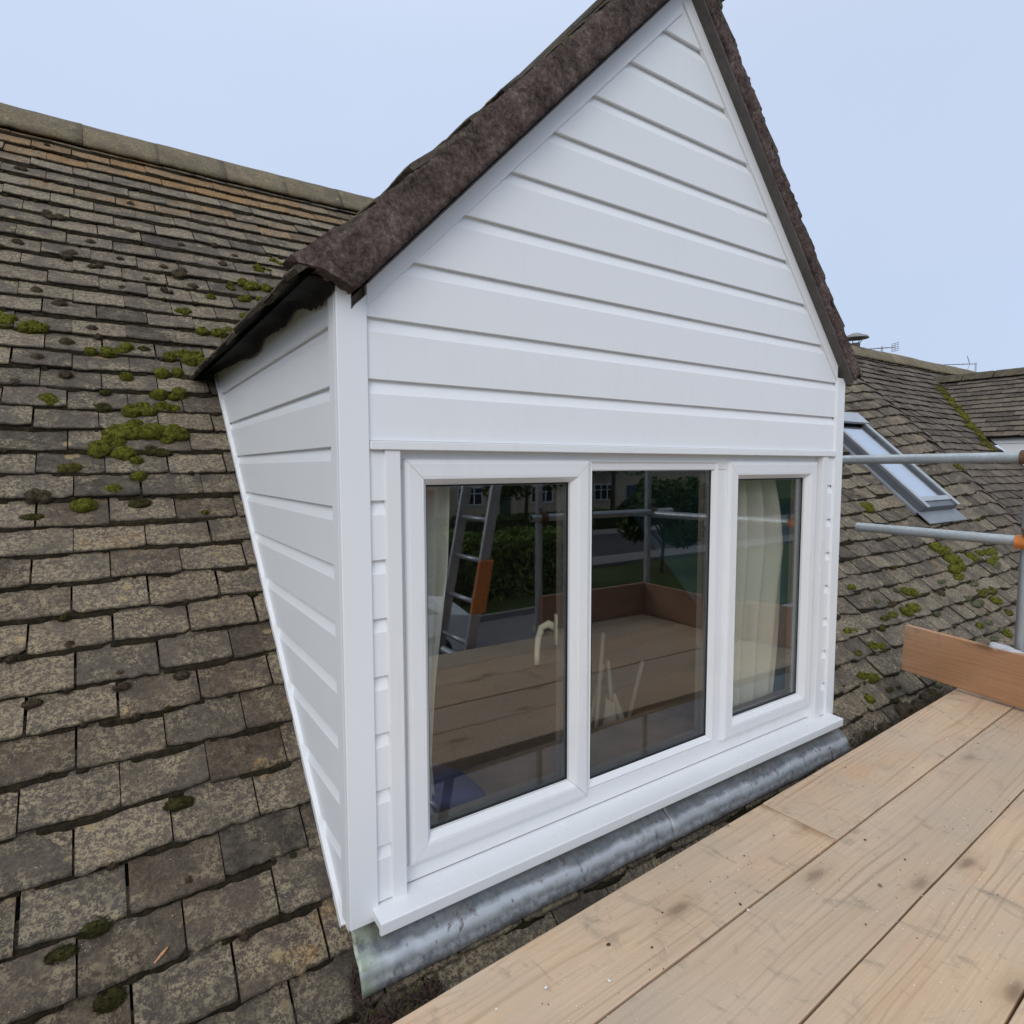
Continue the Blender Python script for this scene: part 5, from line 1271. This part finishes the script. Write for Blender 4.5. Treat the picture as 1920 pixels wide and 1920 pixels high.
# terrace of buff houses across the road
RENDER = mat_plain("buff_render", (0.52, 0.43, 0.32), 0.9, 0.15, 3); SLATE = mat_plain("grey_slates", (0.07, 0.065, 0.065), 0.8, 0.3, 6)
DGL = mat_plain("dark_window_glass", (0.03, 0.04, 0.055), 0.1, 0.1, 3, 0.0, spec=0.6)
def row_house(i, x0, wd, lab):
    root = thing("terraced_house", lab, "house", (x0, -37, GZ), "houses across the road")
    mb = MB(); mb.box(0.02, wd-0.02, -7, 0, 0, 5.2); mb.build("wall", RENDER, root)
    mb = MB(); mb.prism([(-7.3, 5.1), (0.35, 5.1), (-3.5, 7.9)], lambda p, h: (h, p[0], p[1]), 0, wd); rf = mb.build("roof", SLATE, root)
    mb = MB(); mb.box(wd*0.42, wd*0.58, -3.9, -3.1, 7.3, 8.6); mb.build("chimney", BRICK, rf)
    for (wx, wz, ww, wh, nn_) in ((1.0, 0.9, 2.2, 1.35, 3), (4.6, 3.2, 1.3, 1.2, 2), (1.1, 3.2, 2.0, 1.2, 3)):
        mb = MB(); f = 0.09
        mb.box(wx, wx+ww, 0.001, 0.07, wz, wz+f); mb.box(wx, wx+ww, 0.001, 0.07, wz+wh-f, wz+wh)
        for k in range(nn_+1): mb.box(wx+(ww-f)*k/nn_, wx+(ww-f)*k/nn_+f, 0.001, 0.068, wz+f, wz+wh-f)
        mb.box(wx+f, wx+ww-f, 0.001, 0.060, wz+wh*0.62, wz+wh*0.62+0.06)
        w_ = mb.build("window", WHITE, root)
        mb = MB(); mb.box(wx+0.05, wx+ww-0.05, 0.0005, 0.03, wz+0.05, wz+wh-0.05); mb.build("pane", DGL, w_)
    mb = MB(); mb.box(4.75, 5.7, 0.001, 0.06, 0.05, 2.1); d_ = mb.build("door", mat_plain("house_door", ((0.25,0.05,0.04),(0.05,0.09,0.06),(0.45,0.45,0.44),(0.05,0.06,0.12))[i % 4], 0.5, 0.05), root)
    mb = MB(); mb.box(4.84, 4.88, 0.06, 0.10, 0.95, 1.10); mb.build("handle", GALV, d_)
for i, lab in enumerate(("buff terraced house with a red door, leftmost across the road", "buff terraced house with a dark green door across the road", "buff terraced house with a pale grey door across the road", "buff terraced house with a navy door across the road", "fifth buff terraced house from the left across the road", "last buff terraced house at the right end across the road")):
    row_house(i, 13+i*6.6, 6.6, lab)
# white car on the drive
car = thing("parked_car", "white car parked on the drive, its corner reflected at the left pane edge", "car", (3.3, -9.3, GZ)); car.rotation_euler = (0, 0, math.radians(12))
CW = mat_plain("white_car_paint", (0.70, 0.71, 0.72), 0.25, 0.03, 4, 0.0, spec=0.6)
prof = [(-2.0, 0.28), (-2.05, 0.62), (-1.98, 0.88), (-1.15, 1.0), (-0.45, 1.42), (0.75, 1.46), (1.55, 1.02), (1.98, 0.96), (2.05, 0.55), (2.0, 0.28)]
mb = MB(); n = len(prof); vs = []
for (yv, ins) in ((-0.84, 0.05), (-0.80, 0.0), (0.80, 0.0), (0.84, 0.05)):
    for (px, pz) in prof:
        tum = 0.16*max(0, (pz-0.95)/0.5) if True else 0
        vs.append((px*(1-ins*0.3), yv*(1-tum), pz-(ins*0.3 if pz > 1 else 0)))
fs = [(q*n+k, q*n+(k+1) % n, (q+1)*n+(k+1) % n, (q+1)*n+k) for q in range(3) for k in range(n)]+[tuple(range(n)), tuple(reversed(range(3*n, 4*n)))]
mb.add(vs, fs); body = mb.build("body", CW, car, bevel=0.04, seg=3)
for yv, s_ in ((-0.845, -1), (0.845, 1)):
    mb = MB(); mb.prism([(-1.0, 1.0), (-0.42, 1.36), (0.70, 1.39), (1.38, 1.02)], lambda p, h: (p[0], h*(1-0.16*max(0, (p[1]-0.95)/0.5)), p[1]), yv*0.98, yv*1.004); mb.build("side_window", DGL, car)
    for px in (-1.28, 1.3):
        mb = MB(); mb.tube((px, yv*0.80, 0.31), (px, yv*1.02, 0.31), 0.31, 24); w_ = mb.build("wheel", GASKET, car)
        mb = MB(); mb.tube((px, yv*1.021, 0.31), (px, yv*1.03, 0.31), 0.19, 16); mb.build("rim", GALV, w_)
mb = MB(); mb.hexa([(-1.10, -0.68, 1.04), (-1.10, 0.68, 1.04), (-0.50, 0.62, 1.40), (-0.50, -0.62, 1.40), (-1.13, -0.68, 1.06), (-1.13, 0.68, 1.06), (-0.53, 0.62, 1.42), (-0.53, -0.62, 1.42)]); mb.build("windscreen", DGL, car)
for yv in (-0.62, 0.62):
    mb = MB(); mb.box(-2.07, -1.98, yv-0.14, yv+0.14, 0.62, 0.76); mb.build("headlight", mat_plain("lamp_lens", (0.6, 0.62, 0.65), 0.1, 0.05), car, bevel=0.02)
